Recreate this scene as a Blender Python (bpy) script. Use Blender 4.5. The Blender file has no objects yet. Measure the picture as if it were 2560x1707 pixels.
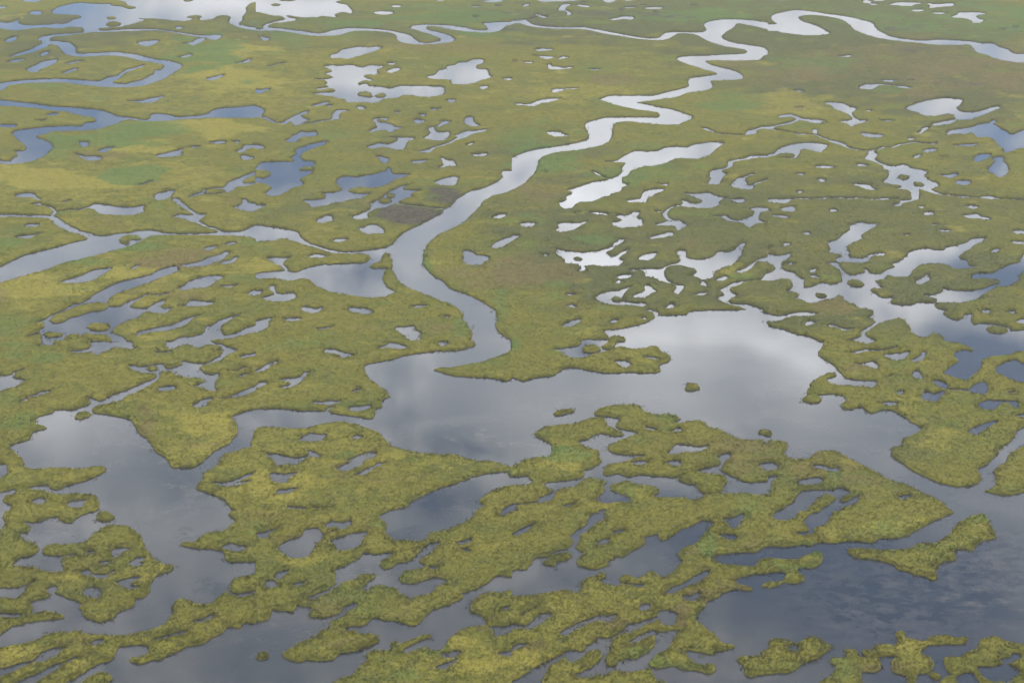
# plan of the waterlines, read tile by tile: w/x water, l land, c narrow creek (width), W tile starts as open water
SHORES = """
T 0 0
w 0,208 60,212 140,200 180,178 150,205 200,230 300,237 400,230 480,228 520,220 560,226 610,220 660,200 670,185 720,178 757,160 750,148 700,138 600,135 490,125 500,98 540,70 620,50 730,28 800,35 900,38 1000,40 1010,55 1080,60 1130,70 1170,85 1260,78 1250,65 1180,50 1160,20 1100,5 1040,-30 1040,-60 2500,-60 2500,-20 2300,30 2250,75 2255,110 2225,150 2215,190 2185,215 2180,245 2130,225 2105,200 2125,170 2115,150 2040,142 1990,150 1940,180 1860,188 1835,178 1860,155 1830,143 1760,145 1700,160 1760,175 1700,195 1600,190 1500,178 1400,172 1340,170 1270,170 1265,178 1320,185 1260,210 1180,230 1130,240 1110,250 1080,250 1050,245 1000,255 900,262 890,275 950,285 1100,275 1300,270 1420,272 1540,290 1640,300 1740,318 1850,328 2015,325 2015,355 1960,370 1900,350 1840,342 1780,335 1660,312 1560,296 1460,282 1400,280 1250,285 1000,295 820,300 640,325 480,340 450,360 460,375 560,385 630,395 670,430 690,450 685,485 740,497 820,492 900,490 1000,480 1120,487 1250,505 1350,530 1450,550 1560,565 1640,590 1668,612 1600,665 1500,725 1400,765 1280,795 1100,805 950,800 750,780 600,762 450,760 300,765 150,780 60,795 40,820 0,835 -40,845 -40,775 0,768 60,755 200,740 350,730 500,725 640,732 760,740 870,748 940,740 1000,710 1080,700 1130,665 1180,640 1250,622 1320,600 1310,612 1240,640 1180,660 1110,690 1090,725 1040,745 1030,765 1080,770 1150,778 1200,762 1280,745 1340,720 1420,680 1430,650 1490,640 1515,600 1490,590 1430,580 1300,560 1200,535 1100,517 950,515 820,522 700,522 620,500 570,460 530,420 470,405 440,410 430,432 300,480 200,505 90,525 180,490 280,460 340,425 400,400 395,380 350,365 380,345 470,325 600,312 760,302 785,275 760,255 700,250 620,250 570,262 500,265 420,255 350,260 250,268 150,280 60,275 0,260 -40,250 -40,205
w 2180,238 2215,233 2240,245 2300,252 2360,262 2360,280 2300,274 2200,252
l 980,165 1010,155 1060,158 1070,172 1020,182 985,178
l 975,235 990,212 1040,200 1090,205 1110,225 1100,238 1040,245 990,243
l 1690,-10 1790,-5 1780,5 1730,18 1695,14
w 220,10 235,-20 370,-20 350,15 290,20
w -20,68 50,65 0,82
w 280,125 310,108 370,112 375,132 340,137
w 60,382 80,365 130,342 155,345 120,375 80,388
w 1270,395 1320,385 1440,375 1430,395 1360,425 1300,418
w 1690,405 1790,385 1800,365 1850,352 1875,358 1870,375 1800,405 1770,420 1740,405
w 1620,258 1640,250 1675,262 1630,268
w 1640,528 1680,518 1750,502 1755,515 1690,530
w 80,570 120,555 200,545 215,550 150,570
w 385,495 440,480 430,497 395,515
w 240,645 300,615 380,580 430,560 510,550 500,580 430,615 370,635 350,660 300,668 270,650
w 580,672 640,650 700,632 680,650 610,675
w 600,590 680,570 770,560 690,580
w 2160,580 2230,572 2300,545 2260,580
w 1910,725 1960,712 2050,690 1990,725 1940,740
w 1170,930 1300,925 1370,905 1450,895 1500,885 1470,905 1420,935 1350,947 1250,942
w -20,922 80,930 200,945 350,960 440,975 600,985 750,995 900,1010 1000,1040 1080,1070 1180,1080 1280,1098 1350,1105 1395,1080 1390,1055 1440,1045 1500,1050 1560,1060 1620,1078 1720,1072 1850,1062 1920,1040 1960,1015 2050,995 2200,985 2370,978 2370,1075 2250,1085 2050,1085 1900,1085 1800,1090 1650,1100 1550,1110 1350,1115 1200,1102 1120,1110 1060,1140 980,1165 880,1190 750,1200 600,1205 480,1210 400,1235 320,1255 400,1290 450,1315 480,1350 460,1385 410,1430 330,1470 250,1490 120,1510 -20,1510 -40,1510 -40,1470 60,1485 110,1475 140,1445 175,1440 150,1390 220,1385 260,1360 240,1340 200,1310 150,1265 120,1235 140,1210 220,1190 400,1170 600,1160 740,1162 800,1130 880,1120 890,1100 840,1075 740,1060 640,1035 560,1025 520,1030 500,1020 450,1015 350,1000 200,985 80,975 -20,968
w 440,1055 500,1040 530,1050 500,1065
w 355,1106 415,1104 390,1114
w -20,1150 60,1148 140,1152 120,1170 -20,1165
w 730,1310 760,1305 805,1312 800,1345 770,1350 740,1330
w 910,1390 960,1365 1040,1355 990,1388 940,1400
w 700,1415 780,1440 870,1438 920,1450 930,1465 880,1478 810,1475 770,1450
w 1440,1430 1520,1410 1600,1390 1670,1372 1650,1400 1660,1425 1580,1440 1500,1445
w 1930,1310 2050,1300 2050,1320 1960,1322
w 2130,1300 2190,1300 2180,1312
w 1760,1350 1830,1345 1790,1358
w 2180,1395 2240,1360 2250,1340 2370,1330 2370,1355 2270,1365 2230,1395 2190,1400
w 2220,1430 2320,1445 2310,1460 2240,1470
T 0 1
w 140,230 170,215 250,208 310,225 325,250 260,245 200,245
w 295,308 360,298 355,312
c 0.5 325,250 360,270
c 0.5 360,312 430,325 480,350 505,375 485,405
w 570,290 630,275 600,288
w 1275,128 1330,118 1380,102 1330,125 1290,135
w 1430,240 1440,215 1500,200 1590,180 1570,215 1555,245 1510,265 1450,268
c 1 1600,262 1640,290 1690,330 1720,350 1780,390 1810,405
w 1600,262 1620,260 1660,300 1690,330 1640,305
w 1610,425 1660,405 1740,412 1810,405 1880,402 1840,440 1810,470 1760,470 1700,445
c 1 1815,475 1880,510 1960,535 2030,560
w -40,408 60,402 110,400 200,410 320,410 430,415 500,425 560,460 640,510 720,545 800,570 870,598 960,600 1060,580 1180,572 1250,550 1310,552 1400,548 1500,572 1640,580 1780,578 1900,572 2020,562 2130,562 2220,560 2280,530 2340,505 2390,505 2390,630 2310,612 2200,598 2050,598 1850,595 1640,592 1500,595 1400,598 1330,625 1250,672 1150,705 1000,745 850,785 700,820 540,860 440,905 300,940 150,985 0,1030 -40,1045 -40,905 0,885 80,850 200,785 330,750 470,720 600,680 720,650 815,625 760,595 680,570 600,540 520,495 450,440 300,430 150,425 -40,430
l 1085,635 1120,610 1180,592 1250,595 1300,615 1290,640 1210,635 1195,660 1200,680 1150,680 1100,665
c 0.6 490,405 505,380 600,365 660,358
w 655,362 740,350 820,325 870,305 960,315 1060,330 1180,335 1260,330 1325,318 1305,350 1315,380 1240,405 1150,412 1040,405 940,402 900,385 880,358 800,350 720,365
w 235,512 265,490 345,492 330,510 280,520
w 155,610 200,598 290,588 385,578 310,600 250,625
w 1730,245 1780,220 1850,200 1870,175 1960,160 2050,158 2090,130 2110,105 2170,80 2240,50 2340,15 2390,0 2390,30 2310,50 2220,95 2230,115 2300,118 2390,100 2390,118 2260,140 2170,150 2130,185 2050,205 1960,220 1880,218 1800,235
l 1870,205 1900,175 1980,165 2060,170 2075,190 2020,205 1920,215
w 2150,335 2210,320 2240,300 2230,265 2250,270 2270,295 2390,310 2390,350 2300,372 2230,362
w 1880,715 1910,700 1990,690 1970,715 1920,728
w 2080,675 2130,658 2160,668 2100,682
w 1660,868 1740,860 1850,835 1890,815 1960,790 2030,770 2080,745 2100,750 2060,790 1990,835 1900,870 1800,880 1720,880
w 2030,855 2080,835 2130,820 2170,800 2150,835 2100,852
w 1210,905 1230,885 1275,868 1245,892
w 570,1020 630,1000 700,980 780,950 830,925 920,905 1020,895 960,940 900,975 850,1005 770,1025 680,1035 610,1030
w 470,1330 560,1290 620,1265 670,1225 740,1220 820,1180 880,1135 960,1090 1060,1040 1140,1010 1260,985 1380,955 1460,920 1540,890 1610,880 1640,915 1600,940 1520,970 1440,1000 1340,1040 1240,1070 1150,1095 1080,1125 1020,1160 980,1200 1000,1240 1080,1250 1130,1235 1180,1200 1250,1180 1320,1140 1375,1132 1300,1170 1230,1205 1175,1245 1220,1262 1310,1265 1380,1250 1430,1215 1520,1185 1490,1225 1465,1260 1520,1268 1620,1250 1720,1230 1750,1195 1800,1190 1960,1210 1900,1240 1820,1248 1700,1245 1600,1255 1540,1285 1510,1310 1420,1305 1350,1292 1290,1320 1240,1360 1150,1385 1060,1430 1020,1470 1030,1500 1100,1525 1150,1555 1180,1620 1040,1620 1030,1560 1000,1550 960,1560 880,1545 820,1550 760,1530 690,1550 620,1555 590,1555 560,1565 450,1562 400,1568 380,1540 390,1500 240,1525 320,1500 370,1480 380,1450 420,1440 410,1400 420,1385 320,1398 390,1370 440,1360
l 445,1380 470,1340 560,1300 640,1270 720,1240 830,1220 920,1215 975,1225 990,1255 940,1280 840,1300 740,1330 650,1350 610,1385 520,1402 460,1395
l 790,1440 830,1410 900,1400 980,1405 1025,1425 1010,1460 930,1478 850,1470
l 390,1500 440,1485 520,1488 595,1500 560,1525 480,1535 420,1525
l 590,1535 650,1510 720,1515 740,1540 690,1560 620,1560
l 740,1515 800,1495 860,1500 960,1505 1020,1530 1020,1560 940,1565 880,1550 800,1545
w 1635,1075 1700,1050 1740,1020 1830,985 1920,965 2040,970 2010,1000 1950,1040 1890,1075 1800,1082 1720,1100 1680,1098
w 1400,1140 1480,1132 1545,1125 1480,1145
w 2030,1062 2100,1058 2170,1050 2120,1065
w 2290,1125 2320,1100 2390,1095 2390,1145 2330,1150
w 1255,1520 1280,1480 1380,1455 1500,1430 1600,1410 1680,1370 1740,1345 1835,1325 1770,1350 1740,1390 1680,1430 1600,1455 1500,1475 1380,1485 1310,1495
w 1880,1435 1960,1410 2030,1370 2100,1345 2200,1320 2170,1350 2100,1375 2030,1430 2025,1490 2080,1512 2150,1495 2210,1470 2270,1440 2390,1410 2390,1450 2310,1490 2240,1510 2150,1535 2050,1550 1930,1560 1900,1620 1600,1620 1640,1540 1780,1520 1890,1480
T 0 2
w 340,40 400,20 400,-40 470,-40 470,35 420,30
w 840,-40 845,40 770,78 660,85 650,98 740,100 840,98 905,125 920,110 1010,70 1060,50 1150,58 1240,68 1200,40 1190,0 1000,5 880,-40
w 1590,-40 1900,-40 1940,10 2030,20 2070,50 2170,70 2165,100 2080,120 2010,180 1900,210 1820,240 1870,290 1940,300 2000,290 2005,330 1950,390 1985,440 1960,460 1880,430 1820,410 1780,405 1890,370 1880,345 1790,330 1700,325 1620,305 1560,280 1480,275 1470,320 1440,360 1360,400 1240,470 1120,515 1120,535 990,570 860,610 850,650 900,665 1040,685 1110,700 1190,725 1240,790 1300,870 1360,920 1390,980 1420,1020 1520,1080 1570,1150 1620,1160 1740,1155 1810,1140 1900,1070 1980,1000 2110,940 2130,900 2190,840 2180,750 2120,700 2200,665 2390,630 2390,780 2340,810 2290,900 2310,970 2220,990 2060,1040 1990,1130 1870,1210 1830,1290 1810,1355 1940,1400 2060,1465 2110,1530 2115,1640 -40,1640 -40,1390 0,1385 120,1350 330,1330 440,1315 450,1350 540,1370 620,1320 760,1290 860,1250 980,1190 960,1145 900,1140 760,1160 600,1165 430,1160 300,1160 230,1130 200,1060 100,980 130,945 280,900 310,830 440,800 400,770 340,740 360,700 480,655 510,630 680,630 830,570 820,520 860,530 930,545 1040,490 1180,445 1300,390 1430,330 1420,295 1330,290 1260,270 1190,240 1180,215 1290,230 1360,225 1410,220 1490,210 1540,245 1680,215 1670,185 1780,195 1880,200 1960,165 2030,125 2060,90 1990,85 2060,70 1990,40 1900,30 1820,60 1740,30 1640,40 1560,65 1540,15
l 1340,250 1380,230 1430,235 1440,255 1390,270
l 695,690 740,655 800,660 810,680 740,705 700,700
l 20,1450 60,1410 140,1385 140,1350 200,1335 270,1350 400,1365 500,1395 700,1395 860,1415 905,1450 920,1530 850,1568 850,1600 60,1600 60,1568 100,1520 70,1495 30,1480
x 310,1465 350,1445 405,1445 395,1475 350,1490
x 640,1480 680,1465 780,1450 770,1490 740,1520 690,1525 645,1510
w -40,320 0,322 90,320 130,345 210,360 160,395 120,420 40,435 0,455 -40,460
c 0.6 100,315 150,280 210,255
w 170,555 230,520 320,480 400,460 465,455 400,480 290,520 220,550
w -40,1130 40,1135 60,1170 40,1220 0,1245 -40,1250
w 1455,455 1470,430 1540,410 1610,415 1610,435 1540,455
w 1785,590 1830,560 1880,530 1950,520 1900,555 1890,580 1830,600
c 0.6 2040,512 2120,510 2170,490
w 2160,505 2210,470 2290,435 2390,400 2390,440 2290,470 2220,500
w 2210,135 2280,120 2390,100 2390,125 2290,140 2240,150
c 0.5 2190,325 2270,300
c 0.5 1440,100 1550,95
c 0.5 2090,270 2170,265 2250,235
w 1970,1290 2030,1300 2150,1270 2240,1225 2340,1200 2280,1240 2160,1290 2090,1330 2030,1320
w 2140,1310 2290,1280 2160,1325
T 0 3
W
l 60,-20 25,60 40,100 0,160 -20,170 -40,170 -40,1080 100,1050 200,1035 320,1005 480,990 600,970 580,940 500,925 420,915 310,940 300,920 310,870 290,830 380,800 450,790 450,760 490,740 540,760 600,790 690,820 740,850 705,890 735,900 760,970 850,1010 960,1010 1030,980 1080,930 1180,890 1230,860 1240,800 1320,780 1385,730 1380,700 1390,660 1430,610 1480,575 1560,550 1595,520 1580,490 1500,480 1460,450 1380,390 1350,350 1335,290 1310,230 1260,185 1210,145 1150,125 1040,122 940,140 900,180 840,210 800,260 740,285 600,295 500,290 430,300 390,340 385,385 430,400 500,410 570,400 640,385 690,385 700,405 600,415 560,430 570,480 585,530 560,545 480,550 400,535 330,500 200,495 140,480 180,430 280,400 350,360 370,320 330,280 240,260 195,220 200,190 250,190 285,150 270,120 230,95 320,100 440,65 520,50 530,75 600,100 660,100 700,60 760,30 850,-20 850,-40 60,-40
x -40,715 60,700 200,690 300,640 310,640 230,690 220,715 180,780 140,805 80,795 -40,790
x 1030,365 1060,335 1130,330 1190,345 1130,365 1070,400 1040,410
x 800,360 850,355 850,380 810,380
x 920,460 1010,455 960,475
x 1215,470 1270,430 1320,420 1270,460 1290,480 1250,500 1215,490
x 730,550 800,530 820,560 870,580 980,575 1040,540 1000,560 970,605 920,605 860,580 770,575
x 1080,640 1150,620 1270,600 1240,625 1190,650 1180,670 1280,690 1220,705 1150,685
x 770,740 800,700 860,695 905,715 890,780 840,775 790,760
x 440,710 490,690 510,720 480,745 450,735
x -40,930 60,940 180,945 170,955 80,965 -40,945
l 900,-40 890,30 870,70 920,90 1000,85 1070,60 1080,40 1030,10 990,-20 980,-40
l 2110,-40 2125,50 2150,90 2080,140 2020,180 1900,195 1810,240 1770,270 1680,275 1650,310 1720,330 1850,345 2000,355 2040,380 2060,440 2130,460 2340,465 2350,520 2330,560 2280,590 2170,610 2110,640 2110,720 2180,750 2350,720 2400,720 2400,-40
l 2370,750 2250,780 2150,770 2090,735 2040,760 1960,830 1900,850 1780,830 1720,800 1650,785 1590,810 1570,880 1580,920 1540,980 1490,1030 1400,1070 1270,1110 1150,1130 1000,1130 850,1120 700,1095 600,1105 440,1115 350,1160 180,1210 90,1235 -20,1250 -40,1250 -40,1440 150,1405 280,1370 350,1320 380,1290 480,1260 540,1245 600,1245 540,1290 480,1340 420,1375 300,1385 200,1430 80,1495 -40,1520 -40,1650 140,1568 270,1510 370,1470 480,1410 600,1375 680,1340 800,1310 850,1285 820,1305 700,1345 600,1390 480,1465 380,1530 280,1590 260,1640 500,1640 620,1570 720,1520 820,1440 920,1390 1000,1385 1060,1330 1080,1260 1130,1235 1250,1225 1340,1225 1365,1250 1350,1300 1280,1325 1200,1335 1180,1380 1260,1405 1340,1400 1390,1375 1480,1365 1560,1310 1700,1250 1860,1220 1960,1160 2060,1110 2090,1070 2220,1075 2250,1020 2370,1030
x 1390,1175 1470,1145 1600,1110 1720,1090 1700,1110 1560,1145 1440,1175
x 830,1205 930,1175 890,1215 850,1220
x 2060,320 2110,295 2170,310 2240,325 2200,360 2100,345
x 1780,1000 1860,990 1940,945 1900,985 1840,1010
l 690,1640 700,1590 800,1520 890,1480 970,1475 1030,1520 1010,1560 900,1640
T 1 0
w -40,90 60,120 160,145 240,150 275,180 190,200 110,220 75,240 70,265 40,275 -40,264 -40,285 180,285 300,295 420,320 540,333 650,335 760,325 850,298 920,285 1050,287 1200,297 1290,320 1300,365 1340,390 1440,408 1560,412 1680,402 1780,390 1815,370 1780,335 1680,300 1580,280 1560,255 1580,240 1680,248 1780,268 1900,288 2080,300 2180,298 2250,275 2300,235 2390,222 2390,203 2180,210 2095,220 2135,260 2125,280 2020,280 1900,255 1760,235 1600,230 1520,230 1450,240 1430,262 1500,285 1600,315 1680,345 1700,370 1640,392 1560,398 1480,385 1440,350 1400,325 1300,300 1150,275 1000,265 850,262 720,280 640,300 560,310 430,290 320,278 200,262 105,255 110,235 180,212 240,212 360,188 360,178 300,165 260,148 300,143 380,155 440,162 560,160 600,148 680,155 740,158 710,140 760,118 830,115 870,125 870,95 850,80 830,48 780,40 720,20 780,0 780,-60 -40,-60
l 170,-60 200,5 290,15 390,0 410,-60
l 140,45 180,35 225,42 215,55 160,56
w 1255,55 1325,57 1310,66 1265,65
w 1090,115 1150,108 1240,112 1250,125 1190,137 1120,130
w 1670,-20 1720,5 1680,12
w 2095,12 2200,2 2255,5 2250,18 2150,22
w 1990,58 2050,62 2000,66
w 2200,53 2240,55 2225,62
w 2000,150 2035,155 2010,167
w 50,340 75,350 110,355 95,378 70,362
w 690,510 760,490 770,470 850,445 950,432 1040,438 1100,428 1150,440 1080,475 1020,495 940,515 840,542 780,535 700,535
w 635,612 700,602 790,605 870,598 920,612 990,622 1050,600 1120,605 1165,612 1105,645 1110,680 1080,690 1010,685 985,705 1020,725 1060,735 1060,745 1000,740 930,760 940,785 1010,770 1020,790 1100,797 1180,808 1250,812 1340,790 1450,792 1550,790 1640,798 1700,800 1725,830 1700,875 1620,885 1580,895 1500,890 1440,878 1340,880 1290,905 1180,910 1110,945 1060,950 1000,940 950,945 900,940 850,940 820,915 760,905 700,888 620,880 580,870 520,862 600,852 700,848 735,835 710,815 640,815 600,830 565,825 570,812 640,805 680,795 640,780 660,765 640,740 570,735 540,725 600,728 690,722 708,705 660,685 640,670 700,665 700,650
l 935,870 960,850 1030,850 1055,865 1070,885 1050,895 980,885
l 1092,880 1120,868 1160,860 1195,875 1180,892 1120,893
w 1215,582 1275,578 1245,600
w 1205,660 1250,640 1290,625 1312,640 1270,662 1240,672
w 1570,708 1640,690 1680,650 1750,635 1760,610 1840,598 1860,578 1950,570 2000,548 2055,545 2080,560 2075,585 2020,595 2010,625 2040,638 2110,640 2130,670 2120,690 2160,710 2060,740 1990,765 1910,778 1800,770 1800,745 1740,730 1640,728
w 2060,800 2110,792 2120,805 2080,822
w 2280,728 2370,722 2370,738
w 1755,920 1820,918 1800,945
w -40,825 60,825 120,818 80,840 50,858 -40,858
w 510,975 580,955 655,940 640,958 570,975
w 655,970 700,965 670,985
w 930,985 960,980 995,1000 965,1010
w 710,1060 740,1020 780,1010 840,1022 770,1035 745,1060 755,1095 715,1102
w 1275,1025 1310,1030 1290,1040
w 1510,1050 1550,1052 1540,1070
w -40,985 20,985 60,1015 50,1050 20,1075 -40,1075
c 0.7 30,1075 100,1090 170,1130 240,1135
w 245,1135 330,1085 400,1050 470,1025 450,1045 400,1065 430,1090 480,1105 400,1130 370,1155 340,1120 300,1115 270,1140
c 0.7 400,1140 520,1130 620,1112 715,1100
c 0.9 120,610 190,590 260,580
w 280,1290 330,1270 350,1245 400,1230 410,1208 480,1215 545,1212 560,1245 500,1255 400,1265 370,1300 310,1312
w -40,1330 40,1338 70,1360 40,1370 -40,1362
w 370,1385 440,1350 520,1325 620,1305 665,1300 600,1340 500,1370 420,1410 400,1450 440,1475 530,1490 510,1540 500,1600 -40,1600 20,1530 60,1495 150,1490 260,1485 350,1490 355,1470 330,1450 380,1420
l 410,1560 440,1540 500,1545 500,1570 430,1575
w 1075,1095 1150,1085 1200,1090 1195,1105 1130,1095 1100,1105 1120,1125 1180,1130 1240,1150 1260,1165 1340,1175 1280,1190 1240,1215 1180,1195 1100,1205 1040,1215 1080,1190 1120,1175 1110,1150 1095,1125
w 1455,1110 1480,1100 1540,1115 1500,1132 1470,1130
w 1025,1350 1080,1330 1130,1315 1220,1325 1300,1295 1300,1270 1240,1262 1350,1265 1450,1265 1440,1285 1390,1295 1370,1340 1340,1375 1280,1380 1230,1360 1130,1355 1060,1368
w 1710,1135 1720,1110 1780,1122 1740,1140 1680,1165 1660,1165
w 1590,1185 1620,1170 1640,1210 1700,1218 1765,1218 1760,1250 1720,1290 1650,1290 1550,1275 1580,1250 1615,1220
w 1835,1245 1870,1235 1920,1210 2000,1205 2120,1190 2080,1210 1980,1235 1900,1275 1850,1285 1800,1310 1720,1340 1640,1365 1600,1400 1540,1405 1490,1395 1570,1375 1640,1350 1760,1315 1830,1280 1860,1260
w 1925,1100 1960,1075 1985,1090 1990,1130 2050,1155 1990,1158 1930,1140
w 1105,1440 1150,1440 1140,1450
w 1145,1450 1190,1455 1210,1470 1185,1500 1160,1480
w 1435,1490 1500,1475 1570,1472 1520,1495 1450,1500
w 1700,1450 1740,1470 1790,1475 1820,1500 1820,1525 1760,1530 1690,1540 1730,1520 1720,1480
w 1990,1420 2050,1418 2110,1412 2080,1435 2010,1432
w 1935,1335 1990,1315 1960,1335
w 1205,1568 1215,1545 1240,1580 1210,1600
w 1610,1000 1690,998 1640,1012
T 1 1
w -40,95 60,75 130,45 140,15 90,-5 120,-40 500,-40 510,10 460,50 405,75 400,90 430,110 420,140 330,160 260,200 210,230 130,235 90,210 140,175 145,150 60,118 -40,115
w -40,70 60,75 20,110 -40,110
w -40,325 70,320 20,350 -40,358
w 740,120 750,85 810,55 930,60 1060,35 1160,15 1230,-5 1240,30 1340,30 1410,35 1350,60 1280,80 1250,100 1190,130 1110,155 1030,155 940,150 850,175 850,195 920,212 1000,215 1040,215 990,240 930,262 850,265 780,290 690,298 650,320 590,335 520,338 500,315 430,275 540,270 640,255 650,225 600,205 700,200 780,185 790,155
w 1050,300 1120,275 1180,240 1200,210 1290,160 1350,140 1420,125 1350,155 1350,175 1440,182 1500,185 1430,200 1410,220 1430,240 1380,250 1290,290 1240,320 1190,340 1100,350 1050,370 1020,400 1020,435 960,452 900,445 895,420 960,400 1010,375 1060,345
l 1200,225 1235,212 1265,232 1250,248 1205,245
l 1130,280 1160,258 1220,260 1240,280 1200,300 1150,295
c 0.7 1290,295 1390,315 1520,325 1620,345 1730,352
w 1650,110 1720,75 1780,60 1840,62 1820,130 1760,138 1690,130
w 560,470 600,440 650,415 680,420 700,455 640,470 590,480
w 950,525 1000,522 1060,495 1120,510 1160,555 1155,578 1080,575 1030,582 990,560
w 730,635 770,628 825,632 790,648 740,655
w -40,505 100,515 250,535 380,570 410,620 480,665 580,700 700,730 780,745 900,745 1050,730 1150,715 1240,690 1300,625 1400,550 1520,500 1620,440 1710,400 1730,360 1800,320 1850,265 1920,220 2000,185 2120,150 2220,100 2270,50 2290,-40 2500,-40 2500,120 2330,190 2180,230 2080,280 2050,330 1980,400 1900,470 1790,530 1700,570 1620,620 1560,690 1530,760 1525,860 1600,950 1700,1020 1800,1090 1950,1150 2080,1210 2180,1280 2200,1340 2195,1430 2240,1490 2330,1568 2400,1640 2020,1640 1990,1480 1950,1400 1910,1370 1890,1280 1800,1230 1650,1170 1530,1120 1440,1095 1330,1020 1280,960 1240,905 1170,920 1160,990 1190,1070 1270,1110 1250,1130 1180,1155 1050,1165 920,1150 780,1130 640,1095 560,1050 480,1000 400,995 340,1010 220,995 90,990 -40,990 -40,970 50,940 150,930 260,920 350,938 440,910 560,870 720,860 900,855 1000,845 1060,805 1040,780 950,765 820,765 700,755 560,710 430,670 330,640 240,622 130,645 -40,640
l 1030,885 1080,860 1140,835 1145,790 1170,765 1220,765 1250,800 1255,870 1240,900 1150,900 1080,895
w 110,800 200,800 290,805 240,830 240,865 200,865 150,830
w 500,790 530,772 580,770 630,790 570,800
c 0.8 235,865 280,905
w 60,1170 130,1150 180,1130 130,1090 130,1050 170,1060 170,1110 230,1135 340,1120 370,1155 330,1190 220,1205 130,1200
w -40,1105 50,1105 20,1140 -40,1140
w 435,1250 470,1255 540,1268 600,1255 590,1285 530,1310 470,1300 435,1285
w 865,1255 940,1262 1020,1268 1060,1300 1020,1315 930,1305 870,1290
w 250,1360 330,1352 400,1358 360,1378 290,1380
w -40,1400 50,1370 150,1350 110,1390 110,1430 50,1470 -40,1485
w 560,1450 620,1448 690,1436 620,1458
w 1290,1450 1360,1440 1440,1430 1460,1470 1500,1500 1495,1555 1440,1555 1390,1540 1350,1490
w 1435,1245 1550,1238 1490,1255
w 1735,1340 1770,1335 1750,1348
w 1915,785 1910,740 1960,740 2010,775 2080,780 2130,800 2120,830 2080,830 2070,860 2000,872 1940,855 1910,830
w 2180,435 2220,410 2290,400 2250,440
w 2170,705 2200,670 2280,630 2390,600 2390,635 2300,670 2240,700
T 1 2
w 2020,-40 2020,40 1960,60 1830,85 1640,95 1480,115 1340,140 1200,180 1080,205 1015,220 1010,270 1040,320 1100,380 1160,430 1220,470 1230,520 1165,540 1160,600 1110,625 1090,690 1030,710 940,695 760,675 660,645 560,640 440,640 320,630 180,615 60,625 -40,640 -40,790 60,785 200,790 330,795 470,800 560,765 700,745 760,735 860,745 960,770 1060,810 1140,840 1200,900 1260,960 1360,990 1500,1020 1640,1030 1840,1040 1930,1070 2050,1095 2200,1105 2400,1105 2400,385 2300,370 2180,345 1980,335 1800,320 1700,290 1610,270 1650,245 1760,240 1880,220 2080,185 2240,130 2330,80 2340,0 2330,-40
w 1100,1640 1210,1560 1380,1520 1450,1470 1580,1400 1740,1330 1900,1280 2080,1225 2240,1205 2300,1200 2340,1240 2400,1260 2400,1315 2300,1330 2150,1380 2050,1460 2085,1490 2070,1530 2000,1568 1980,1640
w 2240,1600 2280,1550 2320,1515 2400,1500 2400,1600
w -40,270 0,270 60,235 110,205 190,180 160,215 100,250 40,275 -40,280
w -40,410 10,400 50,375 100,385 60,405 0,425 -40,430
w 240,350 310,340 400,320 440,285 505,278 470,310 410,370 350,405 260,430 210,420 320,395 330,380 280,370
w 630,75 700,70 760,90 830,112 890,128 830,140 820,150 760,145 800,125 750,112 660,100
w 1120,55 1190,40 1240,15 1300,20 1360,50 1320,62 1220,58 1130,62
w 1680,10 1740,12 1750,28 1710,35
w 885,455 950,440 920,460
w 545,560 620,560 660,550 770,548 720,575 640,582
w 865,605 930,595 1030,580 1050,595 1010,625 950,645 880,640
c 0.6 655,640 680,610 700,600
w 410,895 500,845 560,855 630,862 600,880 590,905 520,915 440,915
w 905,890 930,865 970,878 930,885
w 85,1030 160,1028 250,1035 320,1062 400,1065 490,1045 480,1005 510,1005 595,1050 580,1070 530,1065 490,1055 430,1080 370,1130 280,1130 200,1135 180,1100 120,1060
w 145,1215 230,1222 300,1215 370,1208 320,1230 280,1250 270,1280 200,1285 160,1270
w 200,1385 230,1360 290,1362 360,1350 310,1375 260,1392 220,1398
w 830,1080 900,1070 1000,1030 1120,1018 1080,1060 1020,1090 940,1140 870,1180 800,1188 735,1165 860,1110 850,1090
w 895,1220 950,1210 1010,1170 1100,1130 1205,1105 1120,1150 1050,1185 980,1220 930,1228
c 0.4 310,1522 380,1530 440,1530
c 0.4 540,1525 600,1530 690,1528
T 1 3
W
l -40,-40 1210,-40 1220,-5 1140,40 1200,110 1190,195 1250,230 1260,270 1400,262 1540,262 1560,240 1590,195 1760,160 1860,115 1950,85 1940,70 2000,10 2000,-40 2250,-40 2250,35 2290,30 2400,0 2400,575 2240,590 2160,640 2040,710 1900,750 1890,790 1780,860 1640,910 1560,970 1480,1040 1400,1040 1300,1010 1200,1010 1090,985 1020,1040 940,1060 850,1060 850,1090 920,1085 990,1120 1080,1120 1135,1170 1100,1210 1000,1240 920,1285 780,1300 740,1355 600,1385 480,1365 420,1385 280,1370 235,1310 290,1260 380,1200 480,1170 570,1130 580,1090 660,1080 660,1040 720,990 790,960 810,935 660,970 560,970 480,955 510,890 430,875 380,860 370,900 320,930 200,905 150,900 120,990 0,1020 -40,1025
x 1000,385 1080,390 1170,380 1240,380 1200,420 1150,450 1120,490 1180,520 1260,510 1290,470 1380,460 1460,440 1470,420 1530,340 1590,290 1680,278 1660,310 1600,390 1480,450 1550,490 1500,520 1360,550 1320,580 1320,650 1420,665 1500,650 1540,625 1640,605 1740,620 1740,640 1640,700 1600,740 1460,780 1425,820 1410,800 1350,765 1310,710 1180,680 1060,680 1040,720 975,710 980,690 1040,650 1095,610 1080,570 950,575 910,610 840,630 765,660 745,640 740,560 730,520 860,480 960,430
x 475,155 565,155 600,190 640,205 600,240 540,290 520,340 480,400 420,425 340,428 290,400 240,370 200,345 240,290 300,265 420,230 460,190
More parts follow.
